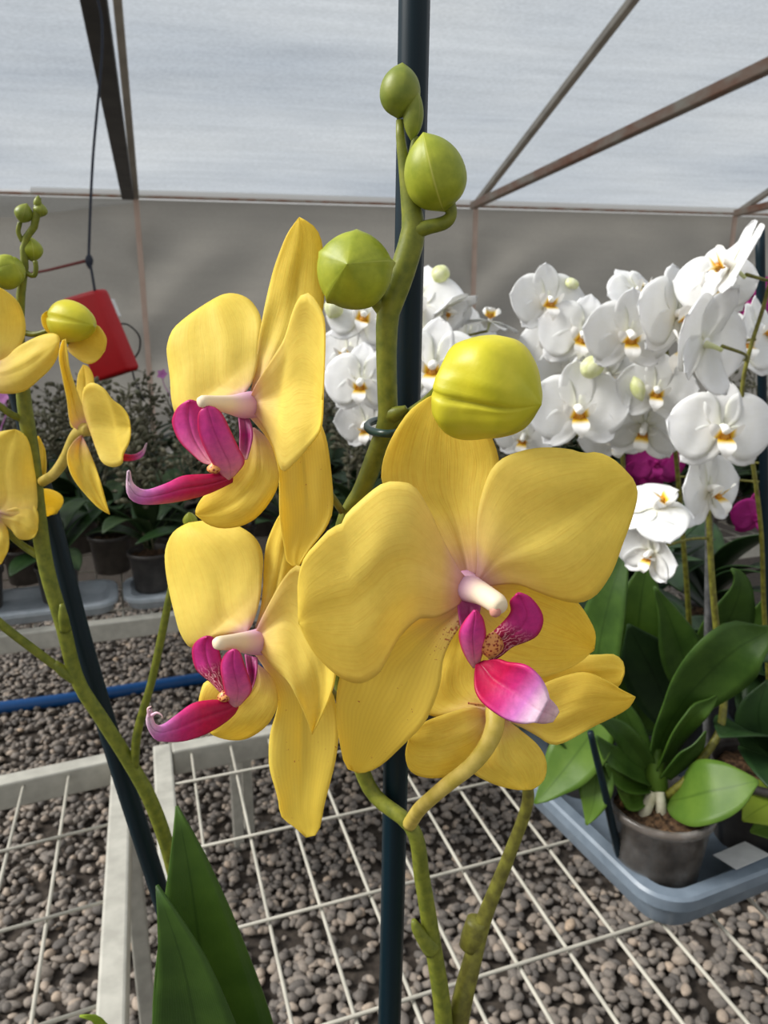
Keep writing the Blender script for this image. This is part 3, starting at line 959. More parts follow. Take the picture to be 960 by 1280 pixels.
# ---- lower flower in profile
fl = flower_base(main, [(452, 905, .268, 9), (420, 870, .266, 9), (370, 825, .262, 10), (335, 806, .256, 13), (322, 802, .252, 18)], label='lower yellow flower turned in profile, below the upper one')
tepal('sepal', [(318, 790), (326, 762), (329, 735), (331, 690), (340, 662), (352, 640), (364, 634)], [(326, 790), (345, 765), (362, 735), (374, 700), (376, 665), (372, 645), (364, 634)], .256, .27, fl, 'yellow_sepal', cup=.002, bow=.002, seed=21)
tepal('petal', [(306, 798), (294, 792), (278, 795), (259, 801), (240, 810), (226, 792), (218, 765), (211, 735), (207, 708), (207, 688), (213, 671), (222, 661), (236, 654)],
      [(309, 790), (318, 774), (325, 748), (328, 720), (329, 700), (326, 684), (317, 670), (301, 659), (282, 653), (260, 651), (236, 654)], .254, .279, fl, 'yellow', cup=.003, bow=-.003, n=32, m=18, seed=22)
tepal('petal', [(316, 797), (328, 771), (347, 735), (358, 718), (370, 707), (384, 712), (398, 735), (412, 775), (420, 815), (419, 846), (412, 872), (398, 903), (390, 918)],
      [(319, 805), (335, 826), (344, 836), (355, 846), (365, 860), (374, 877), (380, 890), (385, 903), (390, 918)], .25, .236, fl, 'yellow', cup=-.004, bow=-.004, n=32, m=18, seed=23)
tepal('sepal', [(314, 812), (324, 825), (332, 838), (344, 863), (347, 883), (338, 915), (336, 945), (338, 965), (347, 997), (352, 1021), (367, 1033), (383, 1047)],
      [(322, 806), (350, 815), (390, 835), (415, 865), (423, 905), (421, 940), (415, 970), (406, 1004), (398, 1040), (383, 1047)], .255, .246, fl, 'yellow_spotted', cup=-.002, bow=.002, seed=24)
tepal('sepal', [(316, 826), (300, 850), (275, 852), (257, 852), (250, 868), (249, 880), (256, 900), (263, 916)], [(321, 830), (336, 842), (346, 862), (346, 884), (334, 906), (311, 922), (290, 925), (272, 921), (263, 916)], .25, .246, fl, 'yellow_sepal', cup=.002, bow=-.003, seed=25)
lp = tepal('lip', [(296, 873), (290, 876), (265, 876), (242, 880), (223, 893), (206, 906), (195, 908), (190, 899), (188, 886)],
           [(298, 880), (293, 891), (278, 904), (255, 917), (229, 925), (203, 925), (193, 921), (184, 902), (188, 886)], .241, .217, fl, 'lip_mid', cup=.003, bow=-.001, ruff=.0002, t=.0011, seed=26)
lp['label'] = 'crimson lip fading to a pale hooked tip'
p, r = px_path([(187, 896, .2172, 5), (185, 886, .217, 3), (189, 883, .2168, 1.5)])
a_ = tube_data(p, r, 8)
p, r = px_path([(190, 894, .2165, 5), (196, 891, .216, 3), (202, 894, .2157, 2), (203, 898, .2157, 1)])
v, f, u = join([a_, tube_data(p, r, 8)])
mk('lip_tip', v, f, 'lip_tip', fl, u)
tepal('lip_lobe', [(277, 866), (264, 852), (246, 836), (241, 812), (248, 800), (259, 796)], [(281, 864), (278, 850), (277, 830), (273, 812), (268, 798), (259, 796)], .242, .245, fl, 'lip_side_spot', cup=.002, bow=.002, ruff=.0002, t=.001, seed=27)
tepal('lip_lobe', [(291, 886), (284, 872), (280, 855), (277, 832), (283, 817), (293, 812)], [(300, 880), (314, 863), (311, 848), (305, 830), (300, 817), (293, 812)], .24, .231, fl, 'lip_side', cup=.002, bow=-.003, ruff=.0002, t=.001, seed=28)
tepal('lip_claw', [(306, 818), (309, 835), (311, 850), (310, 864)], [(322, 822), (321, 838), (319, 850), (314, 864)], .248, .242, fl, 'lip_claw', cup=-.002, ruff=.0001, n=12, m=8)
bud('callus', H(284, 877, .238), H(278, 863, .238), .0024, fl, 'callus', EGG, k=2, seam=.12)
p, r = px_path([(326, 802, .2515, 34), (316, 803, .247, 31), (302, 803, .242, 25), (288, 803, .237, 20), (273, 804, .233, 17), (268, 805, .232, 12)])
tube('column', p, r, 'column', fl, seg=18, n=20)

# ---- flower seen from below, behind the facing one
fl = flower_base(main, [(512, 1030, .275, 18), (524, 1012, .262, 18), (540, 997, .252, 18), (560, 980, .246, 19), (590, 956, .243, 20), (610, 930, .244, 22), (619, 905, .247, 24), (617, 886, .2515, 22)], 'pedicel', label='yellow flower seen from below, behind the facing flower')
tepal('petal', [(612, 890), (590, 884), (555, 893), (527, 905), (512, 922)], [(616, 902), (609, 935), (600, 952), (576, 966), (552, 972), (528, 971), (512, 962), (507, 942), (512, 922)], .253, .25, fl, 'yellow_sepal', cup=.002, bow=-.002, seed=31)
tepal('sepal', [(612, 900), (604, 930), (592, 955), (591, 966), (615, 979), (640, 986), (658, 987)], [(622, 895), (640, 905), (660, 920), (676, 936), (683, 955), (680, 975), (668, 985), (658, 987)], .2535, .244, fl, 'yellow_sepal', cup=.002, bow=-.001, seed=32)
tepal('sepal', [(620, 893), (648, 907), (672, 920), (688, 930), (706, 928), (744, 907), (770, 894), (786, 884), (794, 871)], [(624, 885), (650, 870), (690, 850), (730, 840), (760, 852), (776, 862), (786, 867), (794, 871)], .253, .24, fl, 'yellow_sepal', cup=.002, bow=-.001, seed=33)
tepal('petal', [(620, 890), (650, 888), (680, 880), (710, 874), (740, 868), (762, 864), (774, 857), (780, 842)], [(618, 882), (640, 858), (665, 845), (695, 828), (725, 820), (750, 818), (768, 818), (779, 828), (780, 842)], .256, .252, fl, 'yellow', cup=.002, bow=.003, seed=34)
tepal('sepal', [(610, 892), (585, 892), (555, 895), (536, 894), (520, 880), (525, 850), (545, 815), (562, 790), (580, 775)], [(618, 888), (618, 865), (614, 840), (610, 815), (604, 795), (594, 780), (580, 775)], .256, .27, fl, 'yellow_sepal', cup=.002, bow=.002, seed=35)
tepal('lip_claw', [(606, 884), (596, 882), (585, 880)], [(606, 880), (596, 879), (585, 878)], .2515, .251, fl, 'callus', ruff=.0001, n=8, m=4)

# ---- buds
bud('bud', H(556, 265, .268), H(529, 165, .262), .0098, main, 'bud_green', [.0, .6, .86, .98, 1, .97, .88, .72, .45, .0], k=3, seam=.075, sharp=.06, twist=.79, label='large green bud just below the tip of the stem')
bud('bud', H(498, 149, .27), H(503, 78, .27), .0064, main, 'bud_dark', [.0, .55, .82, .96, 1, .98, .9, .74, .46, .0], k=3, seam=.03, twist=.3, label='green bud at the very tip of the stem')
bud('bud', H(515, 178, .268), H(520, 108, .268), .0031, main, 'bud_dark', EGG, k=3, seam=.05, label='tiny unopened bud beside the topmost bud')
bud('bud', H(449, 345, .2675), H(434, 330, .2475), .0121, main, 'bud_green', [.0, .62, .86, .98, 1, .96, .86, .64, .36, .0], k=5, seam=.10, sharp=.16, twist=.2, label='round green bud with star-shaped seams')
bud('bud', H(554, 472, .236), H(677, 506, .218), .0158, main, 'bud_yellow', [.0, .72, .92, 1, 1, .97, .9, .76, .5, .0], k=3, seam=-.11, sharp=.09, twist=-.05, lump=.2, nu=40, ns=96, label='swollen yellow bud about to open, above the facing flower')

# ---- stems
v, f, u = join([tube_data(*px_path([(500, 150, .27, 10), (501, 175, .27, 12), (507, 215, .27, 17), (513, 255, .27, 24), (517, 288, .27, 31), (506, 330, .27, 32), (494, 366, .27, 31), (485, 392, .27, 29), (483, 440, .27, 26), (484, 490, .27, 25), (484, 528, .27, 25),
                                        (470, 568, .271, 24), (452, 614, .272, 23), (430, 660, .275, 23), (420, 760, .283, 22), (432, 880, .286, 21), (462, 985, .287, 19), (515, 1035, .276, 19), (528, 1100, .278, 20), (541, 1180, .28, 21), (553, 1260, .282, 22), (566, 1400, .285, 24), (588, 1620, .30, 26)]), 16, n=130),
                # pedicels of the buds
                tube_data(*px_path([(513, 290, .269, 22), (535, 284, .268, 18), (556, 278, .268, 17), (564, 268, .268, 15), (561, 254, .268, 17)]), 12, n=24),
                tube_data(*px_path([(484, 392, .27, 22), (474, 380, .27, 20), (465, 370, .269, 17), (455, 355, .267, 18)]), 12, n=18),
                tube_data(*px_path([(484, 535, .27, 16), (510, 518, .268, 13), (535, 500, .262, 13), (556, 478, .246, 14), (566, 472, .236, 16)]), 12, n=22),
                tube_data(*px_path([(487, 520, .27, 26), (496, 516, .267, 18), (508, 510, .266, 8)]), 10, n=10),
                tube_data(*px_path([(520, 170, .268, 9), (514, 200, .269, 12), (507, 225, .27, 15)]), 10, n=10),
                tube_data(*px_path([(540, 1186, .278, 24), (532, 1176, .277, 20), (521, 1160, .276, 14), (517, 1150, .276, 6)]), 10, n=12)])
mk('flower_spike', v, f, 'stem', main, u)
v, f, u = join([tube_data(*px_path([(640, 900, .30, 14), (652, 960, .30, 14), (660, 1000, .30, 15), (640, 1060, .30, 16), (618, 1115, .298, 18), (603, 1155, .296, 20), (588, 1210, .292, 24), (576, 1260, .288, 26), (568, 1320, .287, 25)]), 14, n=60),
                tube_data(*px_path([(596, 1150, .296, 26), (592, 1168, .295, 30), (585, 1185, .294, 24)]), 12, n=8)])
mk('flower_spike', v, f, 'stem_olive', main, u)

# ---- its upright leaves at the lower left, and the short ones below the picture
leaf_px([(330, 1600, .30, 60), (305, 1500, .30, 110), (285, 1400, .302, 150), (268, 1300, .305, 158), (255, 1220, .308, 150), (243, 1130, .312, 118), (232, 1060, .318, 66), (221, 1008, .322, 3)], main, 'leaf', camdir(.25, .1, 1), fold=.16)
leaf_px([(310, 1640, .285, 60), (288, 1520, .283, 130), (270, 1420, .282, 165), (254, 1330, .282, 160), (243, 1270, .282, 146), (230, 1205, .283, 114), (212, 1150, .285, 64), (196, 1107, .288, 3)], main, 'leaf_mid', camdir(-.05, .1, 1), fold=.16)
leaf_arc((PX, PY - .01, BZ + .10), -1.9, .20, .06, 1.0, -.4, main, 'leaf')
leaf_arc((PX + .01, PY, BZ + .10), -.5, .16, .06, .5, -.7, main, 'leaf')

# ---- its stake and the clip that ties the stem to it
pth = [(520, -130, .2955), (518, 0, .2955), (512, 300, .2945), (505, 620, .293), (496, 900, .292), (487, 1270, .2915), (470, 1700, .292)]
P0 = [H(*q) for q in pth]
v, f, u = tube_data(P0, [.0054] * len(P0), 8, n=40)
tag(mk('plant_stake', v, f, 'stake', None, u, origin=P0[-1]), 'straight dark teal stake standing behind the tall yellow orchid', 'stake')
ring = []
for k in range(29):
    a = 2 * PI * k / 28
    ring.append(H(485 + 26 * math.cos(a) + 8 * math.sin(a) * 0, 533 + 9 * math.sin(a) * -1, .2765 - .0215 * math.sin(a) * -1))
tag(tube('stem_clip', ring, [.0014] * 29, 'clip', None, seg=8, n=84, origin=ring[0]), 'dark green ring clip tying the orchid stem to its stake', 'clip')

# ------------------------------------------------------------------ the yellow orchid at the left edge
LX, LY = -.225, .395
left = thing('potted_orchid', 'smaller yellow orchid with a leaning stake, cut off by the left edge', 'orchid', (LX + .075, LY, BZ), 'yellow potted orchids')
pot_parts(left, (LX + .075, LY, BZ), .052, .11, 'pot_dark')
v, f, u = join([tube_data(*px_path([(48, 247, .39, 7), (46, 268, .39, 10), (42, 285, .39, 9), (30, 303, .39, 9), (31, 330, .39, 10), (26, 370, .39, 11), (25, 430, .39, 12), (30, 500, .39, 18), (40, 570, .389, 19), (47, 640, .388, 20), (58, 710, .387, 19), (78, 780, .386, 18), (97, 850, .386, 17), (128, 900, .388, 17), (160, 950, .39, 17), (190, 1005, .392, 18), (215, 1080, .395, 18), (240, 1200, .395, 18), (285, 1500, .40, 20)]), 14, n=100),
                tube_data(*px_path([(-40, 740, .37, 10), (0, 779, .375, 11), (45, 814, .381, 11), (95, 851, .386, 11)]), 10, n=24),
                tube_data(*px_path([(97, 850, .386, 16), (78, 838, .384, 14), (68, 828, .383, 8)]), 10, n=8),
                tube_data(*px_path([(82, 788, .384, 14), (79, 770, .382, 12), (77, 755, .382, 5)]), 10, n=8),
                tube_data(*px_path([(168, 960, .39, 11), (172, 915, .388, 11), (190, 850, .386, 10), (204, 785, .384, 10), (213, 740, .383, 9), (225, 690, .382, 8), (236, 655, .381, 8)]), 10, n=40),
                tube_data(*px_path([(30, 524, .39, 11), (16, 519, .386, 9), (0, 508, .383, 9), (-12, 500, .38, 8)]), 10, n=14),
                tube_data(*px_path([(48, 694, .387, 11), (30, 683, .386, 9), (12, 668, .384, 8), (2, 655, .382, 9)]), 10, n=14),
                tube_data(*px_path([(31, 340, .39, 7), (42, 345, .389, 6), (45, 336, .389, 6), (44, 326, .389, 6)]), 8, n=12),
                tube_data(*px_path([(28, 302, .39, 6), (23, 290, .389, 6), (25, 278, .389, 6)]), 8, n=12),
                tube_data(*px_path([(27, 415, .39, 8), (44, 418, .388, 7), (66, 412, .386, 8)]), 8, n=12)])
mk('flower_spike', v, f, 'stem', left, u)
bud('bud', H(240, 662, .381), H(236, 640, .378), .0036, left, 'bud_green', EGG, k=3)
bud('bud', H(0, 350, .385), H(18, 330, .375), .0078, left, 'bud_green', BLUNT, k=3, seam=-.06, twist=.4, label='pale green bud at the edge of the picture')
bud('bud', H(26, 279, .389), H(34, 254, .389), .0042, left, 'bud_dark', EGG, k=3)
bud('bud', H(50, 272, .391), H(51, 253, .391), .0033, left, 'bud_dark', EGG, k=3)
bud('bud', H(42, 328, .3935), H(37, 295, .3935), .0052, left, 'bud_green', EGG, k=3)
bud('bud', H(46, 262, .39), H(48, 244, .39), .0018, left, 'bud_dark', EGG, k=3)
# half-open bud
fl = flower_base(left, [(60, 412, .388, 9), (74, 415, .386, 11), (92, 424, .385, 20)], 'bud_green', label='half-open yellow bud in front of the red case')
bud('petal', H(66, 398, .383), H(117, 407, .370), .0100, fl, 'bud_yellow', [.0, .6, .88, 1, 1, .95, .86, .7, .45, .0], k=3, seam=-.10, twist=.4)
tepal('sepal', [(76, 428), (64, 420), (54, 408), (52, 396), (57, 390)], [(82, 420), (78, 408), (72, 396), (64, 388), (57, 390)], .384, .376, fl, 'yellow', cup=-.003, ruff=.0002, n=16, m=10, seed=41)
tepal('sepal', [(92, 424), (84, 436), (96, 448), (110, 455), (122, 450), (131, 438)], [(104, 422), (114, 412), (120, 406), (127, 412), (133, 424), (131, 438)], .384, .378, fl, 'yellow', cup=-.003, ruff=.0002, n=16, m=10, seed=42)
# flower whose petals enter at the edge, level with the bud
fl = flower_base(left, [(-30, 500, .385, 9), (-26, 480, .38, 12), (-14, 462, .376, 14)], label='yellow flower cut by the edge, its broad petal pointing to the red case')
tepal('petal', [(-12, 455), (10, 450), (28, 428), (32, 405), (24, 380), (8, 364), (-6, 358)], [(-16, 448), (-40, 440), (-58, 415), (-55, 385), (-40, 365), (-22, 356), (-6, 358)], .373, .368, fl, 'yellow', cup=.002, seed=43)
tepal('petal', [(-12, 470), (-10, 488), (10, 492), (32, 488), (52, 472), (64, 460), (72, 445), (74, 428)], [(-10, 455), (8, 447), (22, 434), (40, 424), (56, 418), (68, 417), (74, 421), (74, 428)], .372, .36, fl, 'yellow', cup=.004, bow=-.004, seed=44)
tepal('sepal', [(-14, 462), (-40, 480), (-62, 500), (-80, 520)], [(-10, 470), (-25, 505), (-50, 520), (-80, 520)], .374, .378, fl, 'yellow_sepal', seed=45)
# flower seen from behind
fl = flower_base(left, [(4, 655, .383, 10), (-2, 645, .379, 12), (-8, 640, .376, 16)], label='yellow flower at the edge seen from behind, below the edge flower')
tepal('petal', [(-12, 642), (-30, 600), (-36, 570), (-20, 548), (0, 540), (18, 537)], [(-2, 640), (24, 648), (45, 640), (46, 610), (42, 580), (36, 552), (28, 541), (18, 537)], .374, .377, fl, 'yellow', cup=.003, seed=46)
tepal('petal', [(-6, 648), (12, 660), (22, 672), (32, 675), (42, 672), (47, 662)], [(-4, 640), (20, 634), (38, 628), (46, 638), (48, 650), (47, 662)], .375, .374, fl, 'yellow', cup=.002, seed=47)
tepal('sepal', [(-10, 646), (-20, 670), (-18, 695), (-6, 708), (2, 704)], [(-4, 648), (6, 655), (11, 670), (10, 688), (2, 704)], .376, .372, fl, 'yellow_sepal', cup=.002, seed=48)
tepal('sepal', [(0, 636), (20, 600), (40, 560), (46, 545), (50, 548)], [(4, 640), (40, 620), (56, 598), (57, 565), (50, 548)], .379, .4, fl, 'yellow_sepal', seed=49)
tepal('petal', [(0, 645), (40, 648), (60, 645), (70, 644)], [(0, 640), (40, 615), (60, 611), (76, 618), (79, 628), (70, 644)], .38, .408, fl, 'yellow', seed=50)
# profile flower with its lip tip showing
fl = flower_base(left, [(53, 602, .386, 13), (68, 592, .38, 13), (82, 572, .376, 14), (94, 546, .372, 15), (106, 536, .369, 18), (112, 538, .366, 16)], 'pedicel', label='yellow flower seen from the side, with only the tip of its lip showing')
tepal('sepal', [(100, 540), (88, 528), (84, 500), (78, 470), (74, 445), (78, 426), (82, 424)], [(112, 532), (106, 515), (100, 500), (93, 480), (87, 462), (84, 440), (82, 424)], .368, .358, fl, 'yellow', cup=-.003, ruff=.0003, seed=51)
tepal('sepal', [(106, 530), (98, 505), (96, 485), (98, 468), (104, 456)], [(116, 520), (120, 500), (118, 482), (116, 468), (110, 458), (104, 456)], .372, .385, fl, 'yellow_sepal', ruff=.0003, seed=52)
tepal('petal', [(110, 534), (104, 510), (104, 488), (110, 480), (118, 479), (130, 486), (140, 499), (152, 508), (160, 520), (163, 534)], [(114, 540), (120, 560), (127, 577), (140, 584), (152, 580), (154, 568), (160, 556), (163, 545), (163, 534)], .366, .35, fl, 'yellow', cup=-.004, bow=-.003, n=30, m=16, seed=53)
tepal('sepal', [(104, 542), (92, 552), (84, 568), (88, 590), (100, 610), (120, 632), (137, 643)], [(103, 546), (108, 556), (116, 575), (122, 592), (128, 612), (133, 630), (137, 643)], .368, .36, fl, 'yellow_sepal', cup=-.003, seed=54)
tepal('petal', [(110, 540), (100, 536), (90, 535), (87, 526), (90, 520)], [(112, 536), (104, 526), (98, 520), (94, 518), (90, 520)], .37, .374, fl, 'yellow', ruff=.0002, n=12, m=8)
tepal('lip', [(140, 560), (155, 567), (168, 568), (178, 562), (183, 554)], [(138, 572), (153, 576), (166, 576), (179, 570), (183, 554)], .36, .35, fl, 'lip_mid', ruff=.0001, t=.001, n=16, m=8)
leaf_px([(175, 1400, .36, 30), (150, 1330, .36, 50), (125, 1280, .355, 40), (112, 1272, .352, 18), (100, 1270, .35, 2)], left, 'leaf_lime', camdir(0, .6, .8))
leaf_arc((LX + .075, LY, BZ + .10), 2.6, .13, .055, .5, -.7, left, 'leaf')

pth = [(0, 420, .412), (20, 490, .412), (62, 640, .409), (105, 810, .407), (150, 960, .406), (190, 1085, .405), (243, 1250, .405), (330, 1500, .405)]
P0 = [H(*q) for q in pth]
v, f, u = tube_data(P0, [.0038, .0042, .0050, .0056, .0058, .0058, .0058, .0058], 8, n=40)
tag(mk('plant_stake', v, f, 'stake_left', None, u, origin=P0[-1]), 'slanting slate stake behind the yellow orchid at the left edge', 'stake')

# ------------------------------------------------------------------ the tray of white orchids
TA = math.radians(11)
TX, TY = Vector((math.cos(TA), math.sin(TA), 0)), Vector((-math.sin(TA), math.cos(TA), 0))
TC = PL(826, 1183, BZ)
def rrect(w, h, ins, r, z, c, seg=8):
    pts = []
    x0, x1, y0, y1 = ins, w - ins, ins, h - ins
    r = max(.004, r - ins)
    for cx, cy, a0 in ((x1 - r, y0 + r, -90), (x1 - r, y1 - r, 0), (x0 + r, y1 - r, 90), (x0 + r, y0 + r, 180)):
        for k in range(seg + 1):
            a = math.radians(a0 + 90 * k / seg)
            pts.append(c + TX * (cx + r * math.cos(a)) + TY * (cy + r * math.sin(a)) + EZ * z)
    return pts
def tray(name, label, c, w, h, mat='tray', hgt=.042, group=None, tx=None):
    loops = [(.012, 0), (.010, .003), (.006, hgt * .62), (.0, hgt * .64), (.0, hgt - .003), (.003, hgt), (.016, hgt), (.019, hgt - .003), (.026, .016), (.034, .012)]
    vs, fs = [], []
    for ins, z in loops:
        vs += rrect(w, h, ins, .045, z, c)
    n = len(vs) // len(loops)
    for i in range(len(loops) - 1):
        for k in range(n):
            k2 = (k + 1) % n
            fs.append((i * n + k, i * n + k2, (i + 1) * n + k2, (i + 1) * n + k))
    fs.append(tuple(range((len(loops) - 1) * n, len(loops) * n)))
    fs.append(tuple(reversed(range(n))))
    o = mk(name, vs, fs, mat, None, smooth=True, origin=c)
    md = o.modifiers.new('edge', 'EDGE_SPLIT'); md.split_angle = math.radians(40)
    return tag(o, label, 'tray', group)
tc = TC + EZ * .0008
tray('plant_tray', 'grey plastic tray with rounded corner under the white orchids', tc, .60, .40)
# walls of the pot wells, moulded in the tray
T = lambda x, y, z=.0128: Vector((tc.x, tc.y, BZ + z)) + TX * x + TY * y

def orchid(label, base, r=.054, h=.098, mat='pot_dark', group='white orchids in the grey tray', name='potted_orchid'):
    t = thing(name, label, 'orchid', base, group)
    pot_parts(t, base, r, h, mat)
    return t
def fan(t, base, n, L, W, mat, az0=0, e0=1.2, e1=.1, seed=0):
    rr = random.Random(seed)
    for k in range(n):
        az = az0 + (PI if k % 2 else 0) + rr.uniform(-.7, .7)
        q = (n - k) / n
        leaf_arc(Vector(base) + EZ * (.004 + .007 * k), az, L * rr.uniform(.7, 1.0), W * rr.uniform(.8, 1.05), e0 * (.5 + .5 * k / n) + rr.uniform(-.1, .1), e1 - .5 * q + rr.uniform(-.2, .2), t, mat, t=.0016)

# A: the front pot, the only one seen whole
pA = PL(817, 1093, BZ + .0128)
A = orchid('white orchid in the clear pot at the rounded corner of the grey tray', pA, .0545, .094, 'pot_clear')
rimA = pA + EZ * .082
v, f, u = tube_data([H(822, 1030, 0.743), H(821, 1000, 0.74), H(820, 965, 0.74), H(821, 935, 0.746)], [.010, .0125, .0115, .006], 12)
mk('crown', v, f, 'leaf_bright', A, u)
for pts, mt in (([(824, 990, 0.728, 13), (826, 1012, 0.718, 14), (825, 1035, 0.713, 12)], 'root'), ([(816, 992, 0.728, 12), (808, 1010, 0.718, 15), (800, 1032, 0.713, 12)], 'root'),
                ([(832, 1005, 0.728, 8), (842, 1025, 0.718, 10), (856, 1028, 0.713, 9), (866, 1018, 0.718, 7)], 'root'),
                ([(800, 1006, 0.738, 5), (788, 998, 0.728, 7), (775, 1010, 0.728, 7), (772, 1024, 0.728, 6)], 'root_brown'), ([(794, 1002, 0.738, 5), (802, 1012, 0.728, 6), (794, 1024, 0.723, 6)], 'root_brown')):
    p, r = px_path(pts)
    tube('aerial_root', p, r, mt, A, seg=10)
leaf_px([(836, 1002, 0.723, 16), (856, 998, 0.703, 56), (885, 990, 0.683, 82), (915, 984, 0.673, 80), (936, 979, 0.668, 56), (949, 977, 0.666, 3)], A, 'leaf_bright', camdir(-.15, .65, .75), fold=.1)
leaf_px([(818, 950, 0.743, 24), (830, 915, 0.743, 38), (855, 875, 0.738, 52), (892, 835, 0.728, 74), (925, 808, 0.718, 84), (950, 795, 0.713, 66), (968, 783, 0.708, 3)], A, 'leaf_mid', camdir(.35, .5, .75), fold=.25)
leaf_px([(825, 960, 0.738, 22), (845, 920, 0.733, 34), (868, 893, 0.728, 36), (885, 880, 0.728, 26), (898, 868, 0.728, 3)], A, 'leaf', camdir(.5, .4, .7), fold=.25)
leaf_px([(830, 972, 0.733, 20), (850, 950, 0.728, 32), (868, 932, 0.723, 32), (882, 914, 0.718, 3)], A, 'leaf_mid', camdir(.5, .4, .7), fold=.25)
leaf_px([(813, 965, 0.743, 22), (800, 945, 0.738, 28), (778, 918, 0.728, 30), (758, 905, 0.723, 24), (744, 900, 0.718, 3)], A, 'leaf_mid', camdir(-.5, .5, .6), fold=.3)
leaf_px([(812, 955, 0.748, 20), (796, 920, 0.748, 28), (782, 890, 0.748, 28), (770, 862, 0.748, 3)], A, 'leaf_mid', camdir(-.5, .3, .7), fold=.3)
leaf_px([(810, 975, 0.738, 20), (786, 962, 0.728, 26), (764, 944, 0.718, 28), (745, 920, 0.718, 3)], A, 'leaf_mid', camdir(-.4, .6, .6), fold=.3)
leaf_px([(812, 985, 0.738, 18), (788, 984, 0.723, 26), (770, 972, 0.713, 24), (756, 955, 0.708, 3)], A, 'leaf', camdir(-.4, .6, .6), fold=.3)
leaf_px([(806, 996, 0.728, 16), (790, 1004, 0.718, 24), (780, 996, 0.713, 20), (772, 985, 0.708, 3)], A, 'leaf_bright', camdir(-.2, .6, .6), fold=.2)
W = KIT_W; WC = KIT_WC
spike(A, [H(834, 995, 0.728), H(850, 985, 0.723), H(870, 957, 0.723), H(895, 925, 0.728), H(904, 885, 0.738), H(903, 850, 0.748), H(893, 760, 0.758), H(888, 690, 0.758), H(886, 600, 0.768), H(893, 520, 0.768), H(872, 498, 0.768)],
      [(902, 537, 0.728, (-.12, -.12, 1), (.03, 1, 0), 1.05, W), (886, 612, 0.758, (.55, -.05, .8), (-.15, 1, 0), 1.0, W),
       (822, 634, 0.718, (-.25, .55, .6), (-.8, .2, .4), .82, W), (815, 690, 0.718, (-.75, -.35, .5), (.3, .6, 0), .72, WC)], r0=.0046, r1=.0022)

# B: the one at the right edge
pB = T(.205, .075)
B_ = orchid('white orchid at the right edge, its pot half hidden by a lime leaf', pB)
leaf_px([(985, 985, 0.75, 30), (965, 1002, 0.73, 54), (945, 1014, 0.725, 52), (928, 1026, 0.72, 3)], B_, 'leaf_lime', camdir(-.1, .7, .7), fold=.15)
leaf_px([(990, 1000, 0.75, 30), (972, 1030, 0.735, 44), (955, 1036, 0.73, 36), (938, 1040, 0.725, 3)], B_, 'leaf_bright', camdir(-.1, .7, .7), fold=.15)
leaf_px([(975, 985, 0.77, 30), (955, 930, 0.78, 50), (948, 890, 0.78, 56), (960, 850, 0.78, 3)], B_, 'leaf_dark', camdir(-.3, .2, .9), fold=.2)
fan(B_, pB + EZ * .09, 5, .20, .07, 'leaf_dark', .4, seed=5)
spike(B_, [pB + EZ * .09, H(962, 900, 0.79), H(955, 760, 0.77), H(951, 660, 0.75), H(938, 560, 0.74), H(928, 510, 0.735), H(931, 455, 0.73), H(945, 420, 0.73), H(957, 372, 0.725), H(968, 330, 0.72)],
      [(914, 333, 0.7, (-.84, .45, .02), (.5, .8, 0), .98, W), (880, 430, 0.7, (-.55, .25, -.70), (.3, 1, .1), 1.15, W), (925, 432, 0.77, (.1, .25, .9), (0, 1, 0), .9, W), (948, 415, 0.79, (.6, .1, .7), (0, 1, 0), .8, W)], r0=.0030, r1=.0018, mat='stem_olive')

# C: behind the front pot
pC = T(.09, .245)
Cq = orchid('white orchid standing behind the clear pot, its spray left of the dense middle cluster', pC)
leaf_px([(752, 890, 0.76, 30), (738, 918, 0.74, 56), (715, 950, 0.72, 68), (695, 975, 0.715, 60), (680, 993, 0.71, 34), (668, 1004, 0.71, 3)], Cq, 'leaf_bright', camdir(-.2, .6, .75), fold=.12)
leaf_px([(738, 940, 0.73, 20), (745, 968, 0.715, 38), (743, 998, 0.7, 42), (738, 1018, 0.695, 26), (733, 1031, 0.692, 3)], Cq, 'leaf_bright', camdir(-.3, .4, .8), fold=.12)
leaf_px([(765, 915, 0.77, 24), (735, 930, 0.75, 34), (712, 930, 0.74, 30), (692, 922, 0.73, 3)], Cq, 'leaf_mid', camdir(0, .7, .7), fold=.12)
leaf_px([(752, 880, 0.81, 30), (748, 820, 0.81, 56), (762, 750, 0.81, 58), (775, 710, 0.815, 40), (784, 682, 0.82, 3)], Cq, 'leaf_mid', camdir(-.6, .2, .8), fold=.2)
leaf_px([(800, 920, 0.85, 50), (795, 830, 0.85, 86), (800, 760, 0.85, 90), (806, 720, 0.855, 60), (812, 696, 0.86, 3)], Cq, 'leaf', camdir(-.1, .1, 1), fold=.12)
leaf_px([(868, 870, 0.8, 30), (852, 815, 0.8, 52), (836, 770, 0.8, 50), (824, 745, 0.8, 26), (818, 733, 0.8, 3)], Cq, 'leaf_mid', camdir(-.3, .1, 1), fold=.25)
leaf_px([(840, 900, 0.83, 40), (820, 850, 0.83, 70), (800, 810, 0.83, 66), (785, 780, 0.83, 3)], Cq, 'leaf_dark', camdir(-.3, .2, 1), fold=.15)
fan(Cq, pC + EZ * .09, 5, .22, .07, 'leaf_dark', 1.2, seed=7)
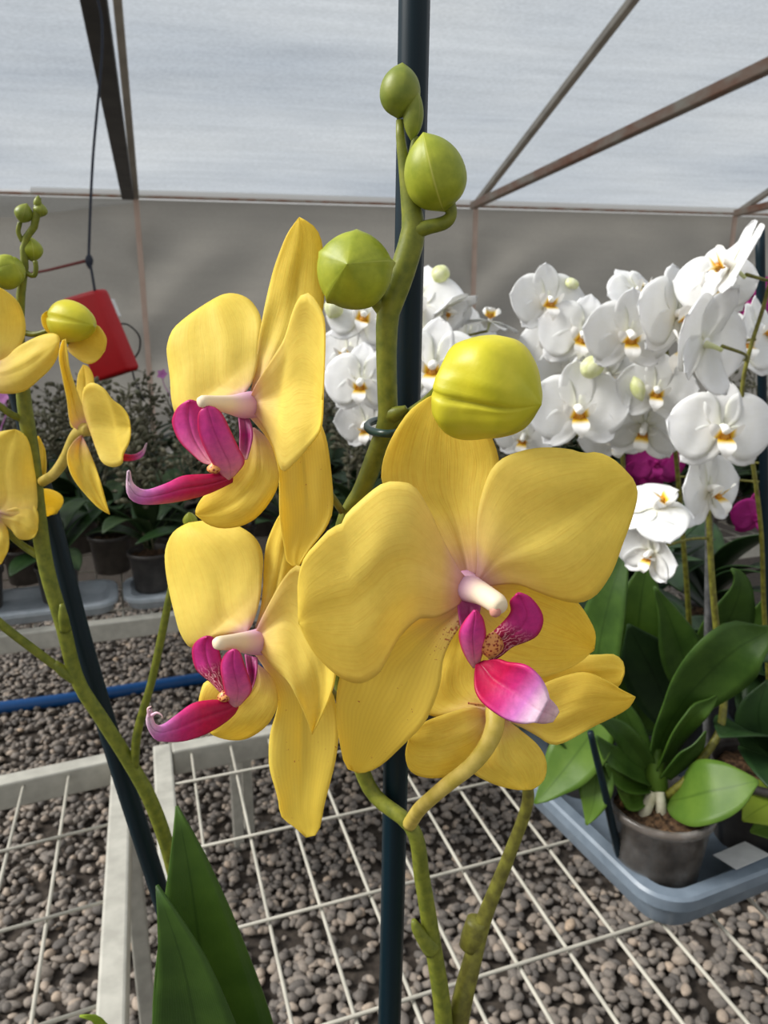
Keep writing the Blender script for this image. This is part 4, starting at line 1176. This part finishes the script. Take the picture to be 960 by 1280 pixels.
spike(Cq, [pC + EZ * .09, H(772, 850, 0.91), H(776, 700, 0.9), H(778, 560, 0.89), H(765, 470, 0.88), H(740, 400, 0.87), H(712, 362, 0.86), H(700, 352, 0.86)],
      [(683, 377, 0.85, (.22, -.05, 1), (-.05, 1, 0), .88, W), (727, 420, 0.83, (-.05, -.15, 1), (.25, 1, 0), .98, W), (690, 432, 0.9, (-.35, -.1, .9), (0, 1, 0), .85, W), (722, 512, 0.81, (-.1, -.15, 1), (-.05, 1, 0), 1.12, W),
       (670, 480, 0.91, (-.5, -.2, .8), (.1, 1, 0), .95, W), (712, 470, 0.89, (.3, -.2, .9), (.1, 1, 0), .9, W), (655, 545, 0.92, (-.3, -.4, .8), (.2, 1, 0), .8, W)], r0=.004, r1=.002,
      extra=[(H(705, 358, 0.86), H(712, 350, 0.855))])
bud('bud', H(712, 360, 0.855), H(718, 349, 0.85), .0075, Cq, 'bud_pale', BLUNT, k=3, seam=-.05)

# D: dense middle spray
pD = T(.26, .25)
Dq = orchid('white orchid with the dense middle cluster of blooms, behind the grey stake', pD)
leaf_px([(885, 850, 0.85, 30), (898, 800, 0.84, 54), (915, 765, 0.83, 66), (925, 735, 0.825, 60), (922, 718, 0.825, 34), (914, 711, 0.825, 3)], Dq, 'leaf_mid', camdir(.1, .1, 1), fold=.15)
leaf_px([(935, 850, 0.85, 40), (945, 800, 0.85, 60), (955, 770, 0.85, 50), (958, 745, 0.85, 3)], Dq, 'leaf', camdir(-.3, .1, 1), fold=.15)
fan(Dq, pD + EZ * .09, 6, .24, .075, 'leaf_dark', 2.0, seed=9)
spike(Dq, [pD + EZ * .09, H(862, 800, 0.92), H(852, 650, 0.9), H(842, 540, 0.88), H(835, 460, 0.86), H(828, 400, 0.85), H(815, 372, 0.85), H(800, 355, 0.85)],
      [(786, 418, 0.79, (-.02, -.32, .95), (0, 1, 0), .98, W), (797, 364, 0.86, (.35, .35, .75), (-.35, 1, 0), .78, W), (846, 394, 0.78, (.5, -.1, .85), (-.1, 1, 0), 1.08, W), (820, 488, 0.8, (-.2, -.15, 1), (.15, 1, 0), .85, W),
       (806, 532, 0.83, (-.35, -.55, .6), (.2, 1, 0), .95, WC), (760, 470, 0.86, (-.2, -.3, .9), (0, 1, 0), .9, W), (768, 545, 0.88, (-.1, -.5, .8), (-.2, 1, 0), .85, W), (893, 356, 0.75, (-.45, -.15, .85), (.1, 1, 0), .78, W), (842, 530, 0.88, (.3, -.2, .8), (.1, 1, 0), .8, W)], r0=.004, r1=.002)
bud('bud', H(750, 452, 0.81), H(730, 466, 0.795), .0112, Dq, 'bud_pale', BLUNT, k=3, seam=-.04, label='pale unopened white bud')
bud('bud', H(792, 470, 0.8), H(803, 502, 0.79), .0075, Dq, 'bud_pale', EGG, k=3, seam=-.04)

# E: the spray seen left of the stake
cE = H(512, 700, 1.06)
pE = Vector((cE.x, cE.y - .03, BZ + .001))
Eq = orchid('white orchid behind the tall yellow stem, its spray split by the dark stake', pE, group=None)
fan(Eq, pE + EZ * .09, 5, .17, .06, 'leaf_dark', .3, e0=1.3, e1=.3, seed=12)
spike(Eq, [pE + EZ * .09, H(508, 760, 0.95), H(503, 620, 0.95), H(500, 500, 0.95), H(512, 420, 0.94), H(530, 370, 0.92), H(545, 345, 0.91)],
      [(452, 478, 0.86, (-.15, -.2, 1), (.05, 1, 0), .95, W), (454, 398, 0.91, (.1, .15, .9), (.3, 1, 0), .95, W), (436, 440, 0.96, (-.4, -.1, .9), (0, 1, 0), .9, W), (522, 385, 0.90, (-.35, .05, .9), (.15, 1, 0), 1.15, W),
       (543, 458, 0.84, (-.2, -.1, .95), (.1, 1, 0), 1.15, W), (560, 385, 0.89, (.5, -.75, .3), (.5, .6, 0), .72, WC), (612, 402, 0.92, (.15, .85, .15), (.3, .2, -1), .72, W), (582, 425, 0.96, (.2, -.1, .9), (.2, 1, 0), .9, W),
       (458, 530, 0.93, (-.3, -.4, .8), (0, 1, 0), .85, W), (510, 520, 0.96, (.1, -.3, .9), (0, 1, 0), .9, W), (600, 470, 0.98, (.4, -.3, .8), (0, 1, 0), .85, W)], r0=.004, r1=.002, extra=[(H(438, 395, 0.92), H(420, 378, 0.91))])
bud('bud', H(553, 352, 0.91), H(548, 333, 0.9), .0105, Eq, 'bud_pale', BLUNT, k=3, seam=-.05, label='greenish bud at the top of the spray')
bud('bud', H(422, 374, 0.91), H(412, 398, 0.9), .0115, Eq, 'bud_pale', EGG, k=3, seam=-.05)

# magenta orchid behind
pF = T(.44, .27)
Fq = orchid('magenta orchid almost hidden behind the white sprays', pF, group=None)
fan(Fq, pF + EZ * .09, 4, .2, .07, 'leaf_dark', .8, seed=15)
spike(Fq, [pF + EZ * .09, H(985, 800, 1.0), H(960, 600, .98), H(950, 450, .96), H(940, 380, .96)],
      [(936, 372, .93, (-.2, 0, 1), (0, 1, 0), .75, KIT_M), (925, 402, .95, (-.4, -.1, .9), (.2, 1, 0), .75, KIT_M), (820, 578, .98, (-.2, -.1, 1), (0, 1, 0), .8, KIT_M), (803, 600, .99, (.2, -.4, .9), (.4, 1, 0), .7, KIT_M), (946, 645, .95, (0, -.3, 1), (0, 1, 0), .7, KIT_M)], r0=.004, r1=.002)
# dark leafy neighbours filling the back of the tray
for i, (x, y, s, lab) in enumerate(((.40, .09, 21, 'leafy orchid at the far right of the grey tray, without visible blooms'), (.02, .50, 22, 'dark leafy orchid behind the tray, left of the grey stake'), (.19, .50, 23, 'dark leafy orchid behind the tray, under the lowest white blooms'), (.36, .49, 24, 'dark leafy orchid behind the tray, right of the grey stake'), (.53, .47, 25, 'dark leafy orchid at the right edge behind the tray'))):
    q = T(x, y, .0128 if y < .4 else .0006)
    t = orchid(lab, q, group=None)
    fan(t, q + EZ * .09, 9, .30, .085, 'leaf_dark', .9 + i, seed=s)

def stake(label, pts, mat, r=.0042):
    p = [H(*q) for q in pts]
    v, f, u = tube_data(p, [r] * len(p), 8, n=24)
    return tag(mk('plant_stake', v, f, mat, None, u, origin=p[-1]), label, 'stake')
stake('thin grey stake rising from the clear pot', [(888, 478, .80), (886, 700, .79), (883, 945, .775), (881, 1040, .77)], 'stake_grey')
stake('dark navy stake at the right edge among the white blooms', [(950, 285, .82), (953, 500, .82), (957, 700, .82), (962, 1010, .82)], 'stake', .0048)
stake('dark stake behind the white orchid cluster, ending among the middle blooms', [(776, 500, .99), (779, 620, .99), (786, 860, .99)], 'stake')
p, r = px_path([(738, 915, .685, 8), (745, 945, .688, 9), (755, 985, .692, 9), (766, 1035, .70, 10), (776, 1075, .71, 10)])
tag(tube('plant_stake', p, r, 'stake_left', None, seg=8, origin=p[-1]), 'short dark stick leaning out beside the clear pot', 'stake')

# white card label on the tray
q = [T(.108, .012, .0455), T(.160, .014, .0455), T(.158, .045, .0405), T(.108, .043, .0405)]
vs = [p + EZ * .0006 for p in q] + q
o = mk('card_label', vs, [(0, 1, 2, 3), (7, 6, 5, 4), (0, 4, 5, 1), (1, 5, 6, 2), (2, 6, 7, 3), (3, 7, 4, 0)], 'paper', None, smooth=False, origin=q[0])
tag(o, 'blank white card lying on the rim of the grey tray', 'label')

# ------------------------------------------------------------------ leafy plants on the far bench
FO = Vector((far0.x, far0.y, BZ))
FB = lambda x, y, z=0: FO + EX * x + EY * y + EZ * z
def spike_far(t, base, h, az, rr, nb=22):
    hd = Vector((math.cos(az), math.sin(az), 0))
    path = [Vector(base) + hd * (.09 * (k / 5) ** 1.6) + EZ * (h * k / 5) for k in range(6)]
    P = cr([tuple(p) for p in path], 30)
    parts = [tube_data(path, [.0024] * 3 + [.0018] * 3, 6, n=14)]
    for k in range(nb):
        q = Vector(P[int(12 + 18 * (k / nb))])
        d = Vector((rr.uniform(-1, 1), rr.uniform(-1, 1), rr.uniform(-.1, 1))).normalized()
        a, b = q + d * .022, q + d * .042
        parts.append(tube_data([q, q + d * .012, a], [.001, .001, .0012], 4, n=3))
        parts.append(bud_data(a, b, rr.uniform(.004, .0065), EGG, k=3, seam=0, nu=6, ns=8))
    v, f, u = join(parts)
    return mk('flower_spike', v, f, 'stem_far', t, u)
def far_proto(seed):
    rr = random.Random(seed)
    t = thing('potted_orchid', None, 'orchid', (0, 0, 0))
    pot_parts(t, (0, 0, 0), .047, .085, 'pot_dark')
    n = 8
    for k in range(n):
        az = (PI if k % 2 else 0) + rr.uniform(-.9, .9)
        leaf_arc((0, 0, .085 + .006 * k), az, rr.uniform(.14, .24), rr.uniform(.05, .068), rr.uniform(.5, 1.35), rr.uniform(-.6, .5), t, 'leaf_far' if rr.random() < .7 else 'leaf_dark', n=14, m=6)
    for k in range(3):
        spike_far(t, (rr.uniform(-.02, .02), rr.uniform(-.02, .02), .09), rr.uniform(.22, .32), rr.uniform(0, 6.28), rr)
    return t
protos = [far_proto(s) for s in (31, 32, 33, 34)]
used = set()
def copy_plant(src, loc, rz, s):
    r = src.copy(); COL.objects.link(r)
    for ch in list(src.children):
        c = ch.copy(); COL.objects.link(c); c.parent = r
    r.location = loc; r.rotation_euler = (0, 0, rz); r.scale = (s, s, s)
    return r
FRONT = ['leafy orchid on the far bench, cut by the left edge of the picture', 'leafy orchid on the far bench behind the slanting stake', 'leafy orchid in a dark pot on the far bench just right of the slanting stake', 'leafy orchid on the far bench left of the lower profile flower',
         'leafy orchid on the far bench hidden behind the lower profile flower', 'leafy orchid on the far bench between the profile flowers and the upright stake', 'leafy orchid on the far bench directly behind the upright stake']
k = 0
for row in range(6):
    for i in range(17):
        x = -.38 + .165 * i + (.08 if row % 2 else 0) + random.uniform(-.015, .015)
        y = .13 + .20 * row + random.uniform(-.02, .02) + (.1 if row > 3 else 0)
        src = protos[(i * 3 + row) % 4]
        loc = FB(x, y, .014 if row == 0 else .001)
        rz = random.uniform(0, 6.28)
        s = random.uniform(.92, 1.1)
        if src in used:
            o = copy_plant(src, loc, rz, s)
        else:
            o = src; used.add(src)
            o.location = loc; o.rotation_euler = (0, 0, rz); o.scale = (s, s, s)
        o['label'] = 'leafy potted orchid without open blooms, massed behind the front pots of the far bench'
        o['group'] = 'leafy orchids massed on the far bench'
        if row == 0 and i < 7:
            o['label'] = FRONT[i]
            o['group'] = 'front pots on the far bench'
TX, TY = EX, EY
for i, lab in enumerate(('pale tray at the left edge of the far bench', 'pale tray with dark pots on the far bench above the blue pipe', 'pale tray on the far bench behind the lower profile flower', 'pale tray on the far bench behind the facing yellow flower')):
    c = FB(-.46 + .345 * i, .045, .0006)
    tray('plant_tray', lab, c, .335, .16, 'tray_light', .028, 'pale trays on the far bench')
# a few lilac blooms among them
for x, y, D, lab in ((203, 468, 2.5, 'tiny lilac bloom right of the red case'), (4, 497, 1.9, 'tiny lilac bloom at the left edge below the yellow petals')):
    c = H(x, y, D)
    host = min([o for o in COL.objects if o.parent is None and o.get('category') == 'orchid' and 'far bench' in o.get('label', '')], key=lambda o: (o.location.xy - c.xy).length)
    n = camdir(0, .2, 1); sx = CR; sy = n.cross(CR)
    parts = []
    for q in range(5):
        a = 2 * PI * q / 5
        d = sx * math.cos(a) + sy * math.sin(a)
        P = [c + d * (.018 * i / 4) + n * (.004 * i / 4) for i in range(5)]
        parts.append(leaf_data(P, [.2 * .014, .9 * .014, .014, .8 * .014, .001], n, 0, 8, 4))
    top = host.location + EZ * .1
    parts.append(tube_data([top, (top + c) / 2 + EZ * .05, c - EZ * .03 - n * .012, c - n * .001], [.002, .0018, .0015, .0015], 6, n=16))
    v, f, u = join(parts)
    inv = Matrix.LocRotScale(host.location, host.rotation_euler, host.scale).inverted()
    o = mk('flower', [inv @ Vector(q) for q in v], f, 'lilac', None, u)
    o.parent = host
    o['label'] = lab

# ------------------------------------------------------------------ the red case hanging on a cord
TL, TR, BR, BL = H(74, 374, 2.42), H(119, 361, 2.36), H(162, 464, 2.34), H(117, 479, 2.40)
nrm = (TR - TL).cross(BL - TL).normalized()
if nrm.dot(CF) < 0: nrm = -nrm
th = .055
case = thing('red_case', 'red plastic case hanging tilted on a dark cord above the far plants', 'case', BR)
vs = [TL, TR, BR, BL] + [p + nrm * th for p in (TL, TR, BR, BL)]
o = mk('shell', vs, [(0, 1, 2, 3), (7, 6, 5, 4), (0, 4, 5, 1), (1, 5, 6, 2), (2, 6, 7, 3), (3, 7, 4, 0)], 'red', case, smooth=False)
bevel(o, .014, 4)
for p in o.data.polygons: p.use_smooth = True
c = H(137, 385, 2.41)
v, f, u = box_data(c, CR * .017, (BR - TR).normalized() * .028, nrm * .014)
bevel(mk('plug', v, f, 'paper', case, smooth=False), .003)
v, f, u = box_data(H(148, 415, 2.385), CR * .006, (BR - TR).normalized() * .03, nrm * .012)
bevel(mk('latch', v, f, 'black', case, smooth=False), .002)
p, r = px_path([(144, 405, 2.39, 2.4), (160, 406, 2.42, 2.2), (174, 420, 2.45, 2.2), (174, 438, 2.46, 2.2), (165, 455, 2.46, 2.2), (170, 480, 2.45, 2.2), (180, 500, 2.44, 2.2)])
tube('cable', p, r, 'black', case, seg=8, n=40)
ba = math.radians(3.8)
Lb = 3.45
anc = Vector((-.52 + math.sin(ba) * Lb, WY - .09 - math.cos(ba) * Lb, EAVE + tie * Lb * .998 - .03))
pth = [anc + EZ * .02, H(128, 40, 2.58), H(116, 200, 2.48), H(111, 318, 2.40), H(113, 330, 2.39), H(119, 366, 2.37)]
v, f, u = join([tube_data(pth, [.0042] * 6, 8, n=60), bud_data(H(111, 316, 2.40), H(112, 337, 2.39), .011, EGG, k=2, seam=.1, nu=10, ns=14)])
tag(mk('hanging_cord', v, f, 'cord', None, u, origin=anc), 'dark cord from the roof carrying the red case', 'cord')
p, r = px_path([(108, 326, 2.40, 4), (80, 330, 2.40, 3.6), (50, 340, 2.40, 3.4), (-40, 352, 2.4, 3.4), (-420, 380, 2.4, 3.4), (-1400, 380, 2.4, 3.4)])
tag(tube('side_cord', p, r, 'redcord', None, seg=8), 'reddish cord pulling sideways from the knot above the red case', 'cord')


# ------------------------------------------------------------------ light
w = bpy.data.worlds.new('overcast_sky')
SC.world = w
w.use_nodes = True
nt = w.node_tree
bg = nt.nodes['Background']
tc = nt.nodes.new('ShaderNodeTexCoord')
sp = nt.nodes.new('ShaderNodeSeparateXYZ')
nt.links.new(tc.outputs['Generated'], sp.inputs[0])
rp = nt.nodes.new('ShaderNodeValToRGB')
rp.color_ramp.elements[0].position = .0
rp.color_ramp.elements[0].color = (.55, .54, .52, 1)
rp.color_ramp.elements[1].position = .75
rp.color_ramp.elements[1].color = (.90, .95, 1.0, 1)
e = rp.color_ramp.elements.new(.25); e.color = (.86, .87, .87, 1)
nt.links.new(sp.outputs[2], rp.inputs[0])
nt.links.new(rp.outputs[0], bg.inputs[0])
bg.inputs[1].default_value = .72
sun = bpy.data.lights.new('sun', 'SUN')
sun.energy = 4.8
sun.angle = math.radians(30)
sun.color = (1, .98, .94)
so = bpy.data.objects.new('sun', sun)
COL.objects.link(so)
sd = Vector((-.80, .16, .68)).normalized()     # where the sun stands
so.rotation_euler = sd.to_track_quat('Z', 'Y').to_euler()

vs_ = SC.view_settings
vs_.view_transform = 'Standard'
vs_.look = 'None'
vs_.gamma = 1
vs_.use_curve_mapping = False
vs_.exposure = 0.22
SC.cycles.max_bounces = 8
SC.cycles.transparent_max_bounces = 12
SC.cycles.use_denoising = True
